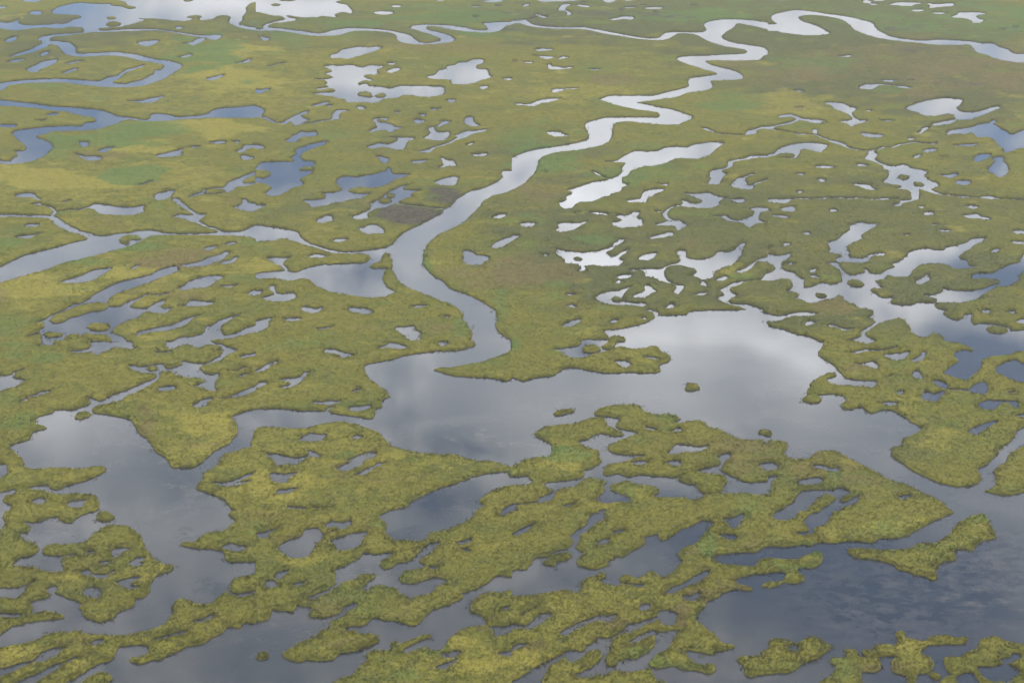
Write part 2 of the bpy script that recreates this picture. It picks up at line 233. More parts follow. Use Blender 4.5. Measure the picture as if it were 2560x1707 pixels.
x 650,130 690,95 780,100 860,90 830,130 780,140 760,130 680,140
c 0.7 640,205 740,165 780,145
x 700,265 760,235 850,205 1020,178 1000,230 940,310 860,350 760,350 740,330 760,320 720,290
x 20,210 80,185 140,165 210,145 130,190 90,235 40,232
x 175,590 210,560 290,540 250,590 200,625
x 95,680 120,635 170,635 180,680 130,695
x 340,665 440,645 390,675
x 470,790 560,770 520,800
c 0.8 560,770 660,730 765,662
x 1850,290 1960,255 1920,290
x 1870,335 1940,335 1970,360 1930,365
x 1590,505 1660,505 1620,520
x 800,930 830,880 910,845 850,900
l 2420,760 2240,745 2120,735 2020,780 1980,830 1950,870 1970,920 2060,940 2100,1000 2090,1030 1960,1050 1860,1090 1800,1130 1740,1190 1700,1240 1640,1270 1590,1260 1500,1250 1440,1265 1380,1290 1380,1260 1450,1220 1530,1180 1610,1160 1610,1140 1560,1125 1470,1150 1350,1195 1240,1195 1210,1235 1230,1260 1080,1270 1020,1310 980,1390 900,1450 860,1500 780,1530 800,1640 2420,1640
x 2190,1150 2200,1100 2150,1060 2240,1055 2420,1040 2420,1090 2300,1110 2240,1130
x 2250,1300 2330,1270 2420,1245 2420,1290 2300,1318
x 1720,1310 1780,1300 1860,1285 1820,1330 1750,1330
x 1670,1430 1760,1390 1850,1350 1810,1390 1700,1440
x 2220,890 2320,870 2290,900
l 30,1310 70,1295 110,1320 90,1345 40,1345
T 2 0
w -40,205 80,200 130,192 170,222 260,242 400,252 560,255 650,252 760,270 900,298 1050,325 1200,350 1340,355 1380,335 1410,308 1480,298 1600,300 1720,300 1780,290 1790,270 1770,235 1800,205 1900,185 2050,180 2200,190 2380,218 2380,278 2300,262 2180,235 2100,218 2050,218 2045,240 1990,280 1950,300 1915,340 1960,375 2060,400 2180,418 2300,440 2345,475 2345,500 2300,520 2260,550 2180,555 2000,558 1850,555 1780,558 1770,570 1830,600 1950,630 2050,660 2105,695 2105,725 2030,735 1900,742 1820,745 1835,800 1780,830 1680,845 1590,860 1520,890 1420,905 1320,918 1210,935 1135,942 1240,962 1340,985 1440,1000 1540,1030 1620,1060 1645,1085 1620,1110 1540,1130 1530,1145 1440,1148 1320,1142 1200,1130 1060,1118 950,1128 915,1160 918,1210 900,1280 850,1320 780,1345 680,1365 560,1382 440,1395 340,1415 270,1445 240,1480 220,1530 195,1600 -40,1600 -40,1465 40,1435 100,1405 220,1375 340,1355 480,1340 600,1315 690,1285 715,1250 705,1210 680,1165 690,1130 760,1105 860,1085 960,1080 1100,1078 1280,1078 1350,1072 1365,1050 1340,1035 1240,1020 1080,995 940,960 870,935 810,918 850,900 920,880 1060,882 1200,880 1310,878 1420,850 1540,822 1625,800 1625,775 1640,725 1740,705 1890,685 1880,670 1780,645 1680,612 1600,585 1520,545 1540,528 1640,518 1780,515 1950,505 2140,495 2165,480 2150,460 2060,442 1960,428 1860,400 1780,365 1720,330 1640,312 1520,308 1440,355 1360,370 1240,368 1100,352 960,328 820,305 680,275 560,270 400,268 260,258 160,240 60,215 -40,225
w 240,5 260,-20 620,-20 600,5 480,15 360,15 310,22
w 105,58 145,42 130,60
w 435,85 480,42 530,45 490,65 465,100 440,98
w 515,115 540,130 515,145
c 0.8 470,95 500,108 520,118
w 600,50 640,50 710,60 690,68 640,62
w 635,25 680,24 660,32
w 835,0 870,-20 945,-20 940,10 880,25
w 1045,8 1060,-20 1105,0 1080,8
w 1180,48 1230,48 1225,53
w 1225,80 1270,70 1370,72 1350,83 1240,84
w 1040,70 1080,72 1130,68 1060,77
w 990,98 1015,85 1005,100
w 1310,105 1330,115 1318,120
w 1640,48 1680,52 1660,58
w 900,182 980,168 1020,155 1095,158 1112,175 1090,182 1000,178 940,188
w 265,150 315,160 285,168
w 225,135 250,140 235,145
c 0.6 0,195 100,190 200,165 260,155
w 220,460 290,448 310,458 350,452 370,462 320,468 260,470
w 265,518 330,522 385,528 350,540 280,540
w 425,545 470,525 510,530 480,538
w 200,510 240,514 215,518
w 345,595 350,612 430,615 460,625 550,620 510,632 440,640 380,638 345,635
w 115,572 180,572 180,582 130,580
w 5,560 35,562 20,568
w 700,640 800,638 770,646
w 375,845 385,825 465,818 440,840 400,852
w 495,815 600,812 540,820
w 20,960 80,950 100,960 190,950 240,925 330,910 440,905 400,925 320,945 240,958 200,978 120,970 60,970
w 335,1222 360,1212 440,1215 460,1235 500,1245 460,1255 390,1252
w 1750,1175 1790,1185 1840,1210 1800,1200
c 0.5 1850,1215 1950,1235 2060,1242 2150,1240
w 2150,1242 2180,1200 2230,1190 2300,1168 2380,1168 2380,1190 2300,1185 2240,1195 2240,1225
w 860,1492 960,1480 1020,1450 1080,1410 1140,1388 1240,1392 1340,1385 1400,1360 1520,1348 1600,1355 1680,1330 1760,1315 1830,1308 1940,1315 1900,1345 1860,1385 1800,1430 1700,1460 1600,1455 1500,1458 1440,1485 1360,1510 1290,1528 1200,1530 1140,1550 1060,1600 1020,1555 1045,1510 1030,1492
w 1840,1560 1930,1552 1985,1530 1990,1490 2020,1475 2120,1460 2180,1435 2250,1430 2380,1432 2380,1450 2280,1450 2180,1465 2100,1475 2020,1490 2015,1525 1950,1560 1870,1580
T 2 1
w -40,-40 210,-40 195,20 150,70 110,115 40,155 -40,175
w 285,15 300,5 310,15
c 0.5 740,5 800,40 870,70 920,75
w 440,290 500,275 510,230 555,215 545,190 510,180 580,160 680,130 760,105 880,85 960,55 1010,30 1035,-20 1100,-20 1060,30 1040,55 1005,65 1010,110 1060,130 1010,155 990,190 900,215 890,230 800,255 720,290 640,285 580,310 550,340 490,350 450,325
w 1355,130 1420,122 1410,135
w 1065,275 1180,255 1210,200 1280,175 1380,165 1385,190 1320,215 1250,250 1225,265 1225,295 1150,292 1080,290
w 1820,40 1850,-20 1910,-20 1920,15 1955,30 1920,75 1890,125 1820,125 1815,90 1845,70
w 2010,150 2030,110 2080,65 2140,55 2210,30 2190,45 2130,70 2160,110 2150,130 2210,130 2260,105 2320,85 2380,75 2260,115 2200,150 2190,175 2110,170 2050,155
w 1600,212 1700,210 1800,200 1850,225 1950,250 2030,265 2120,258 2135,290 2080,300 2000,265 1930,255 1890,290 1900,315 1800,348 1700,345 1600,335 1545,325 1575,295 1550,265 1600,280 1640,298 1740,298 1755,275 1700,255 1640,225
w 720,382 800,385 880,395 860,405 780,400
w 590,392 610,390 600,400
w 960,420 985,405 1040,415 1100,390 1150,383 1130,430 1170,450 1190,500 1100,518 1000,520 940,500 935,475 1000,465 1020,445
w 1310,372 1360,372 1345,380
w 1320,490 1380,480 1440,460 1500,465 1530,455 1570,480 1600,510 1560,530 1540,550 1510,540 1500,510 1400,500 1330,500
c 0.8 1490,465 1430,440 1400,400 1440,350 1540,320
w 1850,420 1900,410 1960,415 2000,440 2080,460 2150,440 2220,410 2225,375 2190,355 2240,340 2390,345 2390,375 2290,380 2250,440 2300,465 2380,470 2280,480 2220,495 2180,522 2150,495 2080,475 1960,465 1970,450 1920,425
w 75,505 90,485 140,475 200,480 210,500 170,518 110,515
w -40,600 60,598 20,630 -40,645
w 405,545 450,525 440,490 520,480 620,485 680,470 620,505 560,540 500,552 460,562
w 1258,625 1280,608 1370,590 1465,570 1465,590 1380,610 1300,630
w 1165,815 1200,785 1260,765 1320,755 1310,780 1250,820 1200,820
w 290,775 310,768 320,778
w 412,720 470,735 580,745 680,750 780,740 870,715 940,695 945,670 980,640 1028,630 1000,665 950,690 920,710 870,745 880,780 940,790 990,760 1060,725 1040,755 980,790 990,815 1025,825 985,860 975,880 880,875 760,870 660,875 680,915 600,922 635,900 620,870 560,855 500,850 490,810 440,780 410,770
l 575,800 605,795 640,810 620,822 580,818
w 2340,500 2395,500 2395,510
w 965,975 1000,960 1080,955 1060,985 1000,992
w 950,1030 985,1010 975,1032
w 1195,910 1280,900 1380,900 1430,870 1520,845 1545,810 1520,745 1580,735 1600,760 1600,795 1680,815 1760,815 1850,785 1900,745 1980,745 2040,730 2080,695 2130,665 2110,710 2090,780 2040,845 1960,880 1880,915 1840,965 1830,985 1760,1005 1720,990 1660,960 1700,935 1680,905 1600,880 1500,870 1430,880 1400,920 1400,960 1430,1010 1500,1045 1575,1055 1560,1090 1520,1130 1490,1110 1520,1075 1500,1050 1420,1025 1360,1010 1340,990 1230,970 1220,930
w 1735,1015 1760,1025 1790,1060 1765,1060 1740,1045
w 1690,1140 1740,1125 1775,1120 1750,1140
w 1860,1005 1920,985 1955,965 1975,985 1930,1010 1890,1012
w 2065,920 2120,905 2180,875 2250,825 2320,800 2400,772 2400,840 2330,840 2240,835 2200,880 2150,920 2080,942
w 2300,990 2340,940 2400,935 2400,1010 2240,1010 2140,1020 2080,1045 2000,1080 2010,1120 2055,1150 1990,1190 2000,1215 2100,1225 2200,1235 2290,1270 2310,1305 2400,1320 2400,1360 2320,1400 2400,1430 2400,1640 1040,1640 1060,1545 980,1515 900,1520 870,1560 780,1560 700,1570 640,1590 620,1620 600,1600 660,1550 880,1545 890,1520 850,1470 940,1460 1050,1440 1160,1415 1260,1385 1340,1335 1420,1330 1600,1320 1640,1290 1800,1285 2000,1280 2170,1280 2160,1265 2080,1250 1980,1220 1890,1190 1920,1150 1960,1140 1910,1095 1980,1060 2060,1020 2160,1005 2290,1000
l 880,1568 920,1525 1000,1520 1050,1545 1040,1600 920,1620
w 775,1160 830,1125 920,1105 1000,1095 1060,1070 1110,1060 1060,1095 1020,1125 1010,1165 1000,1190 1070,1205 1150,1215 1210,1215 1205,1245 1130,1240 1040,1232 940,1235 870,1220 800,1205
l 910,1185 930,1168 980,1170 1005,1190 980,1205 930,1200
w 1125,1160 1160,1130 1220,1105 1225,1060 1250,1050 1280,1085 1315,1105 1270,1130 1220,1165 1150,1165
w 510,1135 560,1130 580,1140 530,1145
w 515,1240 550,1230 575,1250 540,1255
w 1420,1255 1450,1240 1470,1225 1480,1260 1440,1265
w 470,1420 500,1400 560,1380 620,1365 610,1385 540,1425 480,1437
w 900,1385 930,1370 965,1370 950,1390 915,1397
w 1185,1355 1225,1348 1215,1368
c 0.7 1180,910 1100,915
c 0.8 1260,1285 1310,1300 1330,1330
T 2 2
w -40,380 100,370 200,340 300,325 400,310 460,260 540,240 700,265 860,290 960,290 1080,280 1200,292 1330,285 1365,265 1365,220 1440,190 1455,150 1430,110 1380,100 1350,60 1280,45 1200,60 1110,65 1030,50 960,50 880,85 760,115 640,155 540,150 490,140 450,95 410,70 520,50 600,40 640,10 660,-40 2420,-40 2420,915 2300,905 2100,900 2020,870 1900,810 1820,790 1760,735 1640,730 1500,745 1540,710 1500,685 1400,665 1340,680 1220,640 1200,600 1120,578 1050,582 960,585 880,595 780,620 750,655 780,680 880,695 990,715 960,740 945,775 980,800 1060,815 1140,840 1090,870 940,930 865,965 880,1000 960,1030 1060,1045 1190,1045 1130,1065 1060,1085 1000,1110 880,1130 840,1165 830,1210 870,1235 980,1215 1080,1245 1170,1225 1280,1235 1480,1248 1570,1220 1530,1245 1540,1280 1600,1305 1670,1310 1710,1360 1760,1400 1860,1400 1925,1390 1930,1340 1995,1280 1980,1250 1900,1220 1800,1215 1700,1190 1770,1160 1900,1135 1910,1095 1870,1050 1910,1045 1940,1025 2000,1030 1960,1100 1910,1180 1990,1230 2080,1275 2180,1300 2300,1285 2420,1270 2420,1385 2200,1395 1980,1395 1860,1405 1780,1400 1720,1440 1640,1450 1560,1435 1420,1430 1300,1420 1370,1390 1340,1350 1240,1325 1140,1310 1100,1285 960,1290 890,1320 870,1310 890,1295 820,1265 740,1255 640,1275 560,1335 460,1350 390,1400 370,1445 300,1475 245,1475 260,1440 370,1385 380,1365 320,1330 340,1295 500,1280 640,1250 670,1180 740,1170 830,1105 810,1050 800,1010 700,970 620,920 700,895 820,850 940,875 1030,855 980,810 880,770 850,715 780,700 680,720 560,755 420,770 280,790 200,840 210,880 320,930 365,1000 340,1050 250,1060 120,1080 -40,1100
l 640,70 660,45 740,35 790,45 812,75 780,98 690,100 650,90
l 822,50 870,0 900,-40 1040,-40 980,0 960,30 900,70 850,65
l 1600,430 1620,395 1695,400 1700,430 1660,448 1610,445
l 380,660 440,630 520,615 570,630 550,660 460,678 400,675
l 2285,840 2310,820 2400,815 2420,850 2340,862
w 948,175 990,178 1040,178 1085,215 1040,238 1000,218
w 1235,142 1290,148 1358,158 1320,162 1270,158
c 0.7 890,1300 870,1320 880,1350
w 765,1450 840,1400 860,1360 920,1380 1010,1410 1075,1440 1060,1470 960,1480 840,1482 790,1470
w 480,1510 520,1492 575,1490 530,1508
w -40,1250 60,1240 140,1240 160,1280 120,1310 0,1315 -40,1315
w -40,1500 0,1510 40,1560 40,1600 -40,1600
c 0.7 0,1502 120,1490 240,1475
w 1410,1020 1460,1000 1520,950 1620,950 1720,960 1810,950 1780,985 1740,1012 1640,1015 1550,1018 1530,1038 1450,1035
w 1235,785 1260,792 1310,808 1270,808
w 1430,815 1480,812 1530,800 1540,815 1490,832
w 1110,1110 1170,1105 1235,1108 1180,1130
w 1430,1110 1470,1100 1550,1105 1530,1135 1480,1138
w 2270,1130 2320,1118 2420,1125 2420,1185 2330,1185 2300,1160
w 780,1600 800,1555 840,1550 830,1590
T 2 3
w -40,585 0,570 20,540 130,530 190,480 230,430 340,415 400,370 500,350 540,320 560,310 580,340 650,370 620,410 580,460 600,500 700,535 780,525 860,500 900,450 960,415 1030,425 1100,370 1200,325 1240,290 1230,240 1330,205 1330,240 1390,275 1470,230 1520,190 1640,140 1720,90 1800,80 1840,110 1800,150 1740,220 1680,290 1600,310 1540,360 1520,410 1570,450 1500,490 1460,550 1400,590 1370,590 1310,545 1240,545 1180,590 1130,600 1060,575 1000,590 985,640 1080,660 1200,665 1190,690 1150,690 1100,670 1000,655 940,680 890,670 820,640 875,600 870,560 800,545 760,570 660,610 620,660 610,700 600,735 520,725 340,735 260,755 -40,765
l 265,470 330,430 400,380 500,365 560,400 530,440 430,455 400,500 310,490
w 545,230 590,180 660,140 700,90 720,30 830,5 845,50 760,110 700,160 620,215 620,245 590,265
c 0.6 590,265 570,310
w 1820,430 1860,400 1960,390 2120,375 2240,365 2300,330 2420,300 2420,430 2290,440 2220,500 2100,490 1980,480 1880,460
w 1940,65 2020,55 2120,25 2100,80 2040,150 1990,110
w 1925,215 2040,210 2040,245 1990,250
w 780,300 830,260 885,250 870,285 820,300
w 940,190 1025,165 980,190
w -40,215 0,205 100,150 205,105 140,165 60,205 0,215
w 1415,745 1480,700 1600,650 1700,590 1740,560 1800,545 1780,590 1700,640 1600,690 1490,745
w 1190,890 1190,860 1250,850 1230,890
w 1580,770 1640,780 1710,740 1690,790 1610,815
w 1350,920 1430,915 1510,950 1480,1030 1420,1030 1380,1000 1420,970 1380,945 1350,960 1340,940
w 460,1120 500,1080 600,1030 700,980 780,950 900,945 970,930 940,985 880,1010 800,1000 720,1020 640,1050 560,1080 490,1125
w 120,1065 160,1020 230,960 260,935 340,935 290,990 220,1040 160,1075
c 0.6 100,940 250,865
w -40,1035 0,1040 120,1055 120,1068 -40,1055
w -40,1260 60,1220 130,1210 40,1260 -40,1290
w 2060,630 2090,605 2180,590 2280,570 2420,575 2420,640 2330,650 2280,670 2300,700 2420,720 2420,1250 2330,1270 2280,1290 2290,1320 2160,1320 2080,1330 2070,1370 2120,1420 2130,1490 2200,1515 2420,1510 2420,1640 1600,1640 1480,1568 1360,1545 1300,1480 1290,1440 1230,1435 1140,1465 1040,1470 900,1455 850,1490 780,1490 720,1520 610,1525 560,1490 640,1460 760,1400 830,1320 800,1280 720,1275 650,1330 560,1380 520,1370 470,1320 480,1280 560,1265 640,1280 700,1230 780,1180 800,1155 870,1160 960,1120 1040,1080 1060,1035 1200,1010 1330,960 1340,985 1210,1025 1180,1060 1100,1100 1000,1130 920,1170 890,1210 900,1260 870,1310 860,1360 880,1410 960,1420 990,1370 1060,1350 1160,1355 1260,1290 1310,1230 1310,1170 1310,1130 1240,1150 1200,1170 1080,1210 1060,1190 1160,1140 1290,1090 1330,1110 1450,1100 1580,1080 1500,1120 1460,1190 1430,1250 1330,1310 1240,1390 1260,1430 1320,1450 1400,1430 1500,1410 1540,1445 1700,1465 1800,1490 1880,1470 1890,1430 1850,1385 1740,1400 1650,1370 1600,1310 1610,1270 1690,1280 1760,1305 1850,1330 1900,1285 2000,1260 2060,1240 2030,1215 1950,1210 1880,1130 1800,1070 1710,1020 1690,980 1720,920 1790,860 1790,820 1880,780 1980,730 2050,710 2160,725 2250,710 2180,685 2090,665
w -40,1640 0,1568 80,1520 180,1450 300,1410 320,1440 280,1500 250,1568 240,1640
c 1.0 300,1410 380,1370 470,1320
T 3 0
w -40,228 60,225 95,222 60,200 38,180 40,150 80,130 180,108 260,95 400,108 500,125 600,138 740,158 850,185 950,212 970,250 1020,290 1100,328 1200,352 1320,368 1440,376 1560,368 1700,372 1840,380 1960,398 2060,402 2100,425 2190,455 2260,495 2390,500 2390,575 2280,575 2180,562 2090,540 2040,520 1940,490 1890,455 1870,420 1820,412 1660,418 1500,410 1360,395 1200,380 1060,360 950,335 850,300 790,265 740,215 680,182 580,158 480,145 360,140 290,150 275,170 310,200 400,225 480,260 540,295 555,312 480,322 380,328 260,320 150,305 60,288 -40,280
w 650,515 700,518 755,512 745,525 690,527
w 1050,742 1100,738 1160,740 1140,750 1080,750
w 1285,738 1330,740 1305,744
w 845,808 880,790 900,778 960,780 1008,775 990,800 940,822 880,820
w 1190,795 1240,795 1310,808 1270,812 1220,805
c 0.5 1010,780 1100,782 1190,792
w 250,835 310,835 322,848 280,845
w 255,990 310,988 280,994
w 905,1015 950,1018 930,1026
w 530,945 620,940 700,955 730,980 790,990 800,1015 760,1040 765,1060 800,1090 840,1105 910,1110 860,1130 800,1145 765,1165 750,1145 690,1125 670,1110 740,1110 780,1100 780,1080 740,1050 670,1025 620,1005 590,975
w 1040,1108 1100,1108 1145,1112 1090,1118
w 105,1075 130,1060 210,1052 270,1075 340,1095 440,1100 500,1108 540,1135 520,1142 440,1138 360,1120 330,1108 270,1110 200,1140 100,1158 0,1190 -40,1195 -40,1175 60,1155 180,1130 260,1105 260,1085 200,1072 140,1080
l 500,1125 525,1122 525,1135 503,1136
w 425,1190 440,1200 438,1228 428,1222
c 0.5 20,1185 150,1205 300,1235 430,1240 560,1290
w 560,1290 620,1300 690,1320 700,1345 640,1325 580,1302
c 0.6 700,1345 780,1370 870,1385 950,1390
c 0.5 950,1388 1050,1358 1150,1352 1220,1330 1350,1308 1480,1320
w 1475,1322 1540,1318 1535,1330
w 860,1225 940,1232 1050,1245 1045,1258 980,1262 910,1258
w 1265,1000 1340,965 1440,932 1560,910 1650,900 1720,908 1770,915 1770,950 1720,990 1740,1015 1800,1030 1900,1032 2000,1010 2060,985 2125,980 2110,1000 2010,1040 1950,1065 1880,1085 1850,1102 1780,1105 1730,1100 1720,1080 1710,1055 1620,1050 1540,1065 1440,1068 1400,1045 1320,1020
w 1520,1155 1530,1135 1600,1122 1720,1100 1700,1125 1640,1145
w 1375,1225 1420,1200 1420,1180 1475,1170 1440,1195 1410,1225
w 1290,1278 1330,1270 1310,1284
w 1645,1215 1720,1190 1830,1178 1900,1160 1960,1140 2050,1130 2060,1105 2090,1115 2060,1140 2100,1165 2160,1195 2200,1225 2260,1235 2310,1215 2390,1195 2390,1350 2300,1365 2240,1385 2190,1405 2160,1395 2180,1380 2130,1345 2110,1310 2060,1275 1990,1260 1930,1265 1900,1235 1850,1218 1800,1235 1720,1232 1650,1235
w 1710,1340 1800,1330 1910,1325 1900,1340 1800,1342
w 1435,1385 1480,1370 1550,1368 1520,1390 1460,1402
w 1340,1450 1370,1430 1395,1425 1370,1450
w 1590,1440 1640,1438 1620,1446
w -20,1445 0,1420 70,1405 90,1375 180,1340 300,1318 430,1315 540,1335 520,1360 490,1395 450,1400 400,1380 300,1375 290,1400 260,1440 240,1458 120,1448 90,1425
l 85,1440 90,1415 150,1412 230,1415 255,1435 240,1448 150,1448
w 930,1395 985,1400 1000,1430 970,1455 1010,1490 1080,1515 1170,1530 1250,1515 1320,1545 1420,1568 1450,1600 1130,1600 1060,1530 980,1490 920,1470 895,1450 930,1420
w 830,1510 870,1512 925,1525 840,1532
w 430,1530 520,1525 620,1540 560,1545 450,1540
w 1900,1455 1940,1425 2040,1418 2010,1445 1940,1485 1905,1485
w 2020,1560 2060,1520 2090,1490 2070,1460 2140,1440 2145,1480 2180,1510 2195,1560 2180,1600 2040,1600
w -20,-10 155,-20 150,4
w 880,25 900,5 940,20 930,32
w 950,38 1000,40 960,46
w 975,-5 1060,0 1040,10 980,8
w 1125,45 1190,28 1280,25 1400,32 1330,45 1310,57 1240,55 1180,48
w 1465,32 1520,40 1620,38 1695,35 1690,55 1580,65 1490,75 1500,55
w 1325,100 1380,90 1425,95 1380,107
w 1520,120 1580,118 1635,124 1560,130
w 1690,160 1740,140 1760,120 1850,115 1950,118 1990,130 1930,138 1905,155 1930,175 1975,185 1940,210 1880,210 1880,195 1840,178 1760,165
w 2255,250 2280,250 2265,262
w 2130,270 2165,272 2145,280
T 3 1
w -40,772 90,780 160,770 210,755 185,800 160,815 120,850 130,900 180,925 230,935 290,985 330,1000 320,1070 380,1070 440,1050 510,1030 560,1045 640,1035 690,1010 680,960 690,935 760,960 830,955 900,935 880,900 915,915 930,940 1030,945 1100,905 1175,885 1150,860 1230,830 1300,760 1340,735 1460,715 1530,730 1630,725 1640,705 1760,685 1840,655 1890,625 1995,618 1970,640 1885,685 1860,715 1790,750 1745,790 1760,810 1830,830 1820,860 1890,880 1850,895 1720,905 1640,865 1560,850 1480,850 1400,865 1340,895 1310,940 1270,975 1160,975 1090,965 1050,1000 980,1005 980,1025 1030,1035 1000,1050 1040,1080 950,1085 950,1110 1040,1160 1140,1165 1115,1210 1200,1235 1300,1235 1400,1210 1540,1215 1550,1200 1540,1180 1440,1145 1520,1145 1600,1110 1610,1080 1700,1100 1850,1100 1960,1090 2050,1060 2130,1020 2020,995 1940,990 1870,990 1900,950 1980,940 2060,940 2140,905 2250,855 2310,835 2340,790 2420,720 2420,920 2330,930 2280,1010 2210,1060 2080,1070 1980,1130 1900,1180 1760,1210 1560,1210 1520,1225 1530,1260 1640,1280 1600,1310 1650,1350 1740,1372 1800,1350 1810,1320 1870,1315 1860,1380 1890,1410 1990,1400 2100,1415 2210,1435 2230,1465 2390,1470 2420,1640 1650,1620 1630,1540 1560,1500 1490,1495 1430,1535 1330,1490 1310,1440 1260,1370 1180,1355 1100,1375 1020,1395 940,1345 980,1310 970,1280 900,1262 850,1262 800,1225 710,1195 680,1155 620,1150 590,1180 500,1190 440,1215 350,1215 330,1190 250,1170 295,1145 240,1115 170,1105 220,1075 205,1005 100,1000 -40,1005
w 640,830 640,800 690,785 660,765 560,752 575,710 550,660 640,640 680,600 760,545 750,510 840,475 920,485 1000,490 930,545 850,590 855,625 730,680 730,720 740,790 800,805 870,805 930,775 1000,765 1065,755 1060,780 950,780 930,825 870,845 780,845 640,835
w 560,850 630,850 650,895 690,930 640,890
l -40,840 0,850 60,890 30,920 -40,935
l 735,1020 790,1010 870,1035 860,1060 800,1060 740,1040
l 440,1125 480,1135 540,1145 530,1160 480,1160 445,1150
l 2000,1460 2010,1430 2100,1430 2200,1450 2190,1490 2100,1500 2030,1490
w 1060,105 1110,60 1140,-40 1400,-40 1450,10 1430,45 1480,85 1540,110 1555,145 1500,170 1580,215 1540,215 1440,185 1395,170 1380,190 1380,240 1375,265 1330,275 1310,280 1230,300 1210,322 1160,320 1215,300 1220,275 1300,270 1325,262 1320,205 1280,180 1180,165 1235,150 1200,130 1120,125
l 1205,60 1215,42 1290,50 1285,75 1230,80
l 1335,120 1345,108 1390,112 1425,128 1410,140 1360,138
w 790,125 850,122 930,135 940,160 990,175 930,175 860,155
w 465,85 490,75 520,98 485,102
w 270,30 330,28 300,40
w 275,195 300,188 290,203
w -40,262 100,265 200,260 255,258 190,275 160,298 60,290 -40,285
c 0.7 255,258 500,255 760,252 1000,262 1180,260
w 1000,262 1090,252 1140,262 1060,268
w 115,350 170,335 230,330 235,372 160,370
w -40,350 10,365 -40,375
w 50,412 130,412 185,428 130,432
w 570,360 610,352 625,375 580,378
w 1390,330 1440,330 1410,342
w 1440,390 1500,385 1500,403 1450,408
w 1600,42 1680,40 1735,28 1720,50 1660,65
w 1735,115 1760,95 1840,95 1850,112 1820,130 1760,128
w 2040,5 2060,-20 2200,-20 2180,30 2130,60 2100,40
w 1960,248 2020,238 2090,252 2050,262
w 1765,238 1800,238 1780,245
c 0.6 1580,220 1800,240 2000,255 2200,262 2350,275
w 1830,328 1870,322 1920,338 1880,348
w 1800,412 1860,405 1920,400 1940,420 2000,430 2045,445 1990,450 1900,432 1850,438
w 2265,560 2310,552 2390,560 2390,578 2290,580
w 2240,655 2300,650 2390,660 2390,680 2300,675
w 2040,745 2080,725 2110,722 2085,750
w 1590,548 1670,545 1630,560
w 1515,492 1550,490 1530,498
w 1245,588 1285,586 1270,594
w 335,575 370,568 375,585 345,588
w 140,695 155,668 188,668 180,685
w 5,712 25,705 15,716
w 185,862 220,850 245,858 215,865
w 390,920 400,905 435,902 425,930 395,935
w 400,962 440,965 445,985 420,985
w 1365,1010 1420,985 1460,955 1475,1000 1440,1025 1380,1040
w -40,1310 0,1315 80,1328 160,1325 260,1300 340,1300 455,1310 360,1335 220,1340 150,1365 100,1385 0,1390 -40,1390
w -40,1430 60,1440 160,1465 260,1500 380,1530 480,1575 500,1640 -40,1640
w 345,1410 350,1385 390,1378 430,1388 400,1415 365,1425
w 560,1430 580,1412 640,1430 700,1445 780,1450 740,1465 700,1465 640,1440 600,1435
w 740,1550 800,1540 870,1515 890,1515 970,1560 990,1620 720,1620
c 0.8 875,1510 870,1480 930,1450 1010,1395
w 1965,1290 1985,1275 2030,1280 2030,1300 1990,1308
w 2215,1295 2250,1290 2250,1308
w 2290,1390 2330,1370 2390,1368 2390,1410 2330,1405
T 3 2
w -40,-40 480,-40 490,50 450,110 500,160 570,205 640,280 690,325 780,350 900,360 970,365 980,400 940,425 820,412 640,405 570,380 555,350 640,315 630,285 560,285 440,330 390,390 380,420 345,440 360,490 470,490 560,485 680,500 710,540 650,580 690,620 760,625 860,605 900,640 950,660 1060,635 1150,645 1230,690 1320,750 1400,795 1350,840 1230,895 1220,945 1125,985 1130,1040 1200,1100 1330,1190 1500,1270 1600,1310 1750,1335 1880,1330 1950,1300 1960,1250 1940,1180 2000,1140 2100,1060 2130,990 2240,910 2290,830 2420,760 2420,910 2290,980 2200,1050 2170,1100 2060,1180 2085,1240 2080,1320 1990,1355 2000,1390 2120,1410 2250,1412 2420,1390 2420,1640 1720,1640 1700,1568 1600,1470 1400,1390 1300,1330 1100,1260 960,1180 800,1100 700,1040 640,1005 560,1000 450,1010 390,1045 360,1080 250,1085 180,1060 160,1020 180,990 165,930 110,910 0,905 -40,905
l 315,530 360,495 460,490 490,530 480,560 400,570 330,555
l -40,815 0,815 35,840 20,862 -40,860
w 1540,-40 1640,0 1740,10 1870,60 1880,85 1780,80 1720,120 1750,180 1720,210 1660,255 1600,295 1700,325 1820,360 1860,320 1910,270 1960,220 1945,190 1960,165 2100,125 2200,120 2300,90 2420,75 2420,-40
w 2100,260 2120,220 2200,190 2270,170 2330,200 2420,200 2420,370 2310,368 2200,325 2110,290
w 1870,455 1880,420 1940,385 1990,365 2005,410 1990,480 1940,482 1880,478
w 1425,490 1440,460 1500,468 1530,480 1620,455 1580,500 1530,550 1470,545 1430,525
w 1530,365 1570,362 1620,385 1625,420 1590,425 1550,400
c 0.6 1620,420 1640,440 1740,440 1850,450
w 1930,590 1960,555 2050,535 2130,545 2180,540 2290,550 2290,610 2240,590 2200,560 2130,570 2070,620 1990,620
w 1845,820 1910,785 1990,750 2090,730 2030,775 1960,820 1920,860 1870,855
w 1180,455 1230,450 1235,475 1210,490 1185,475
w 1070,560 1100,555 1175,562 1160,578 1090,582
w 1345,290 1370,270 1395,305 1400,335 1370,342 1350,320
w 1100,318 1140,312 1120,325
w 765,105 830,85 900,68 980,75 1080,72 1180,50 1110,78 1000,92 900,95 820,115
w 1070,125 1140,118 1220,110 1285,92 1250,145 1180,175 1130,155
w 1330,165 1380,140 1420,100 1445,100 1430,145 1370,188 1340,182
w 810,205 880,198 960,182 995,225 980,250 930,230
w 795,-10 860,-30 970,-5 900,14
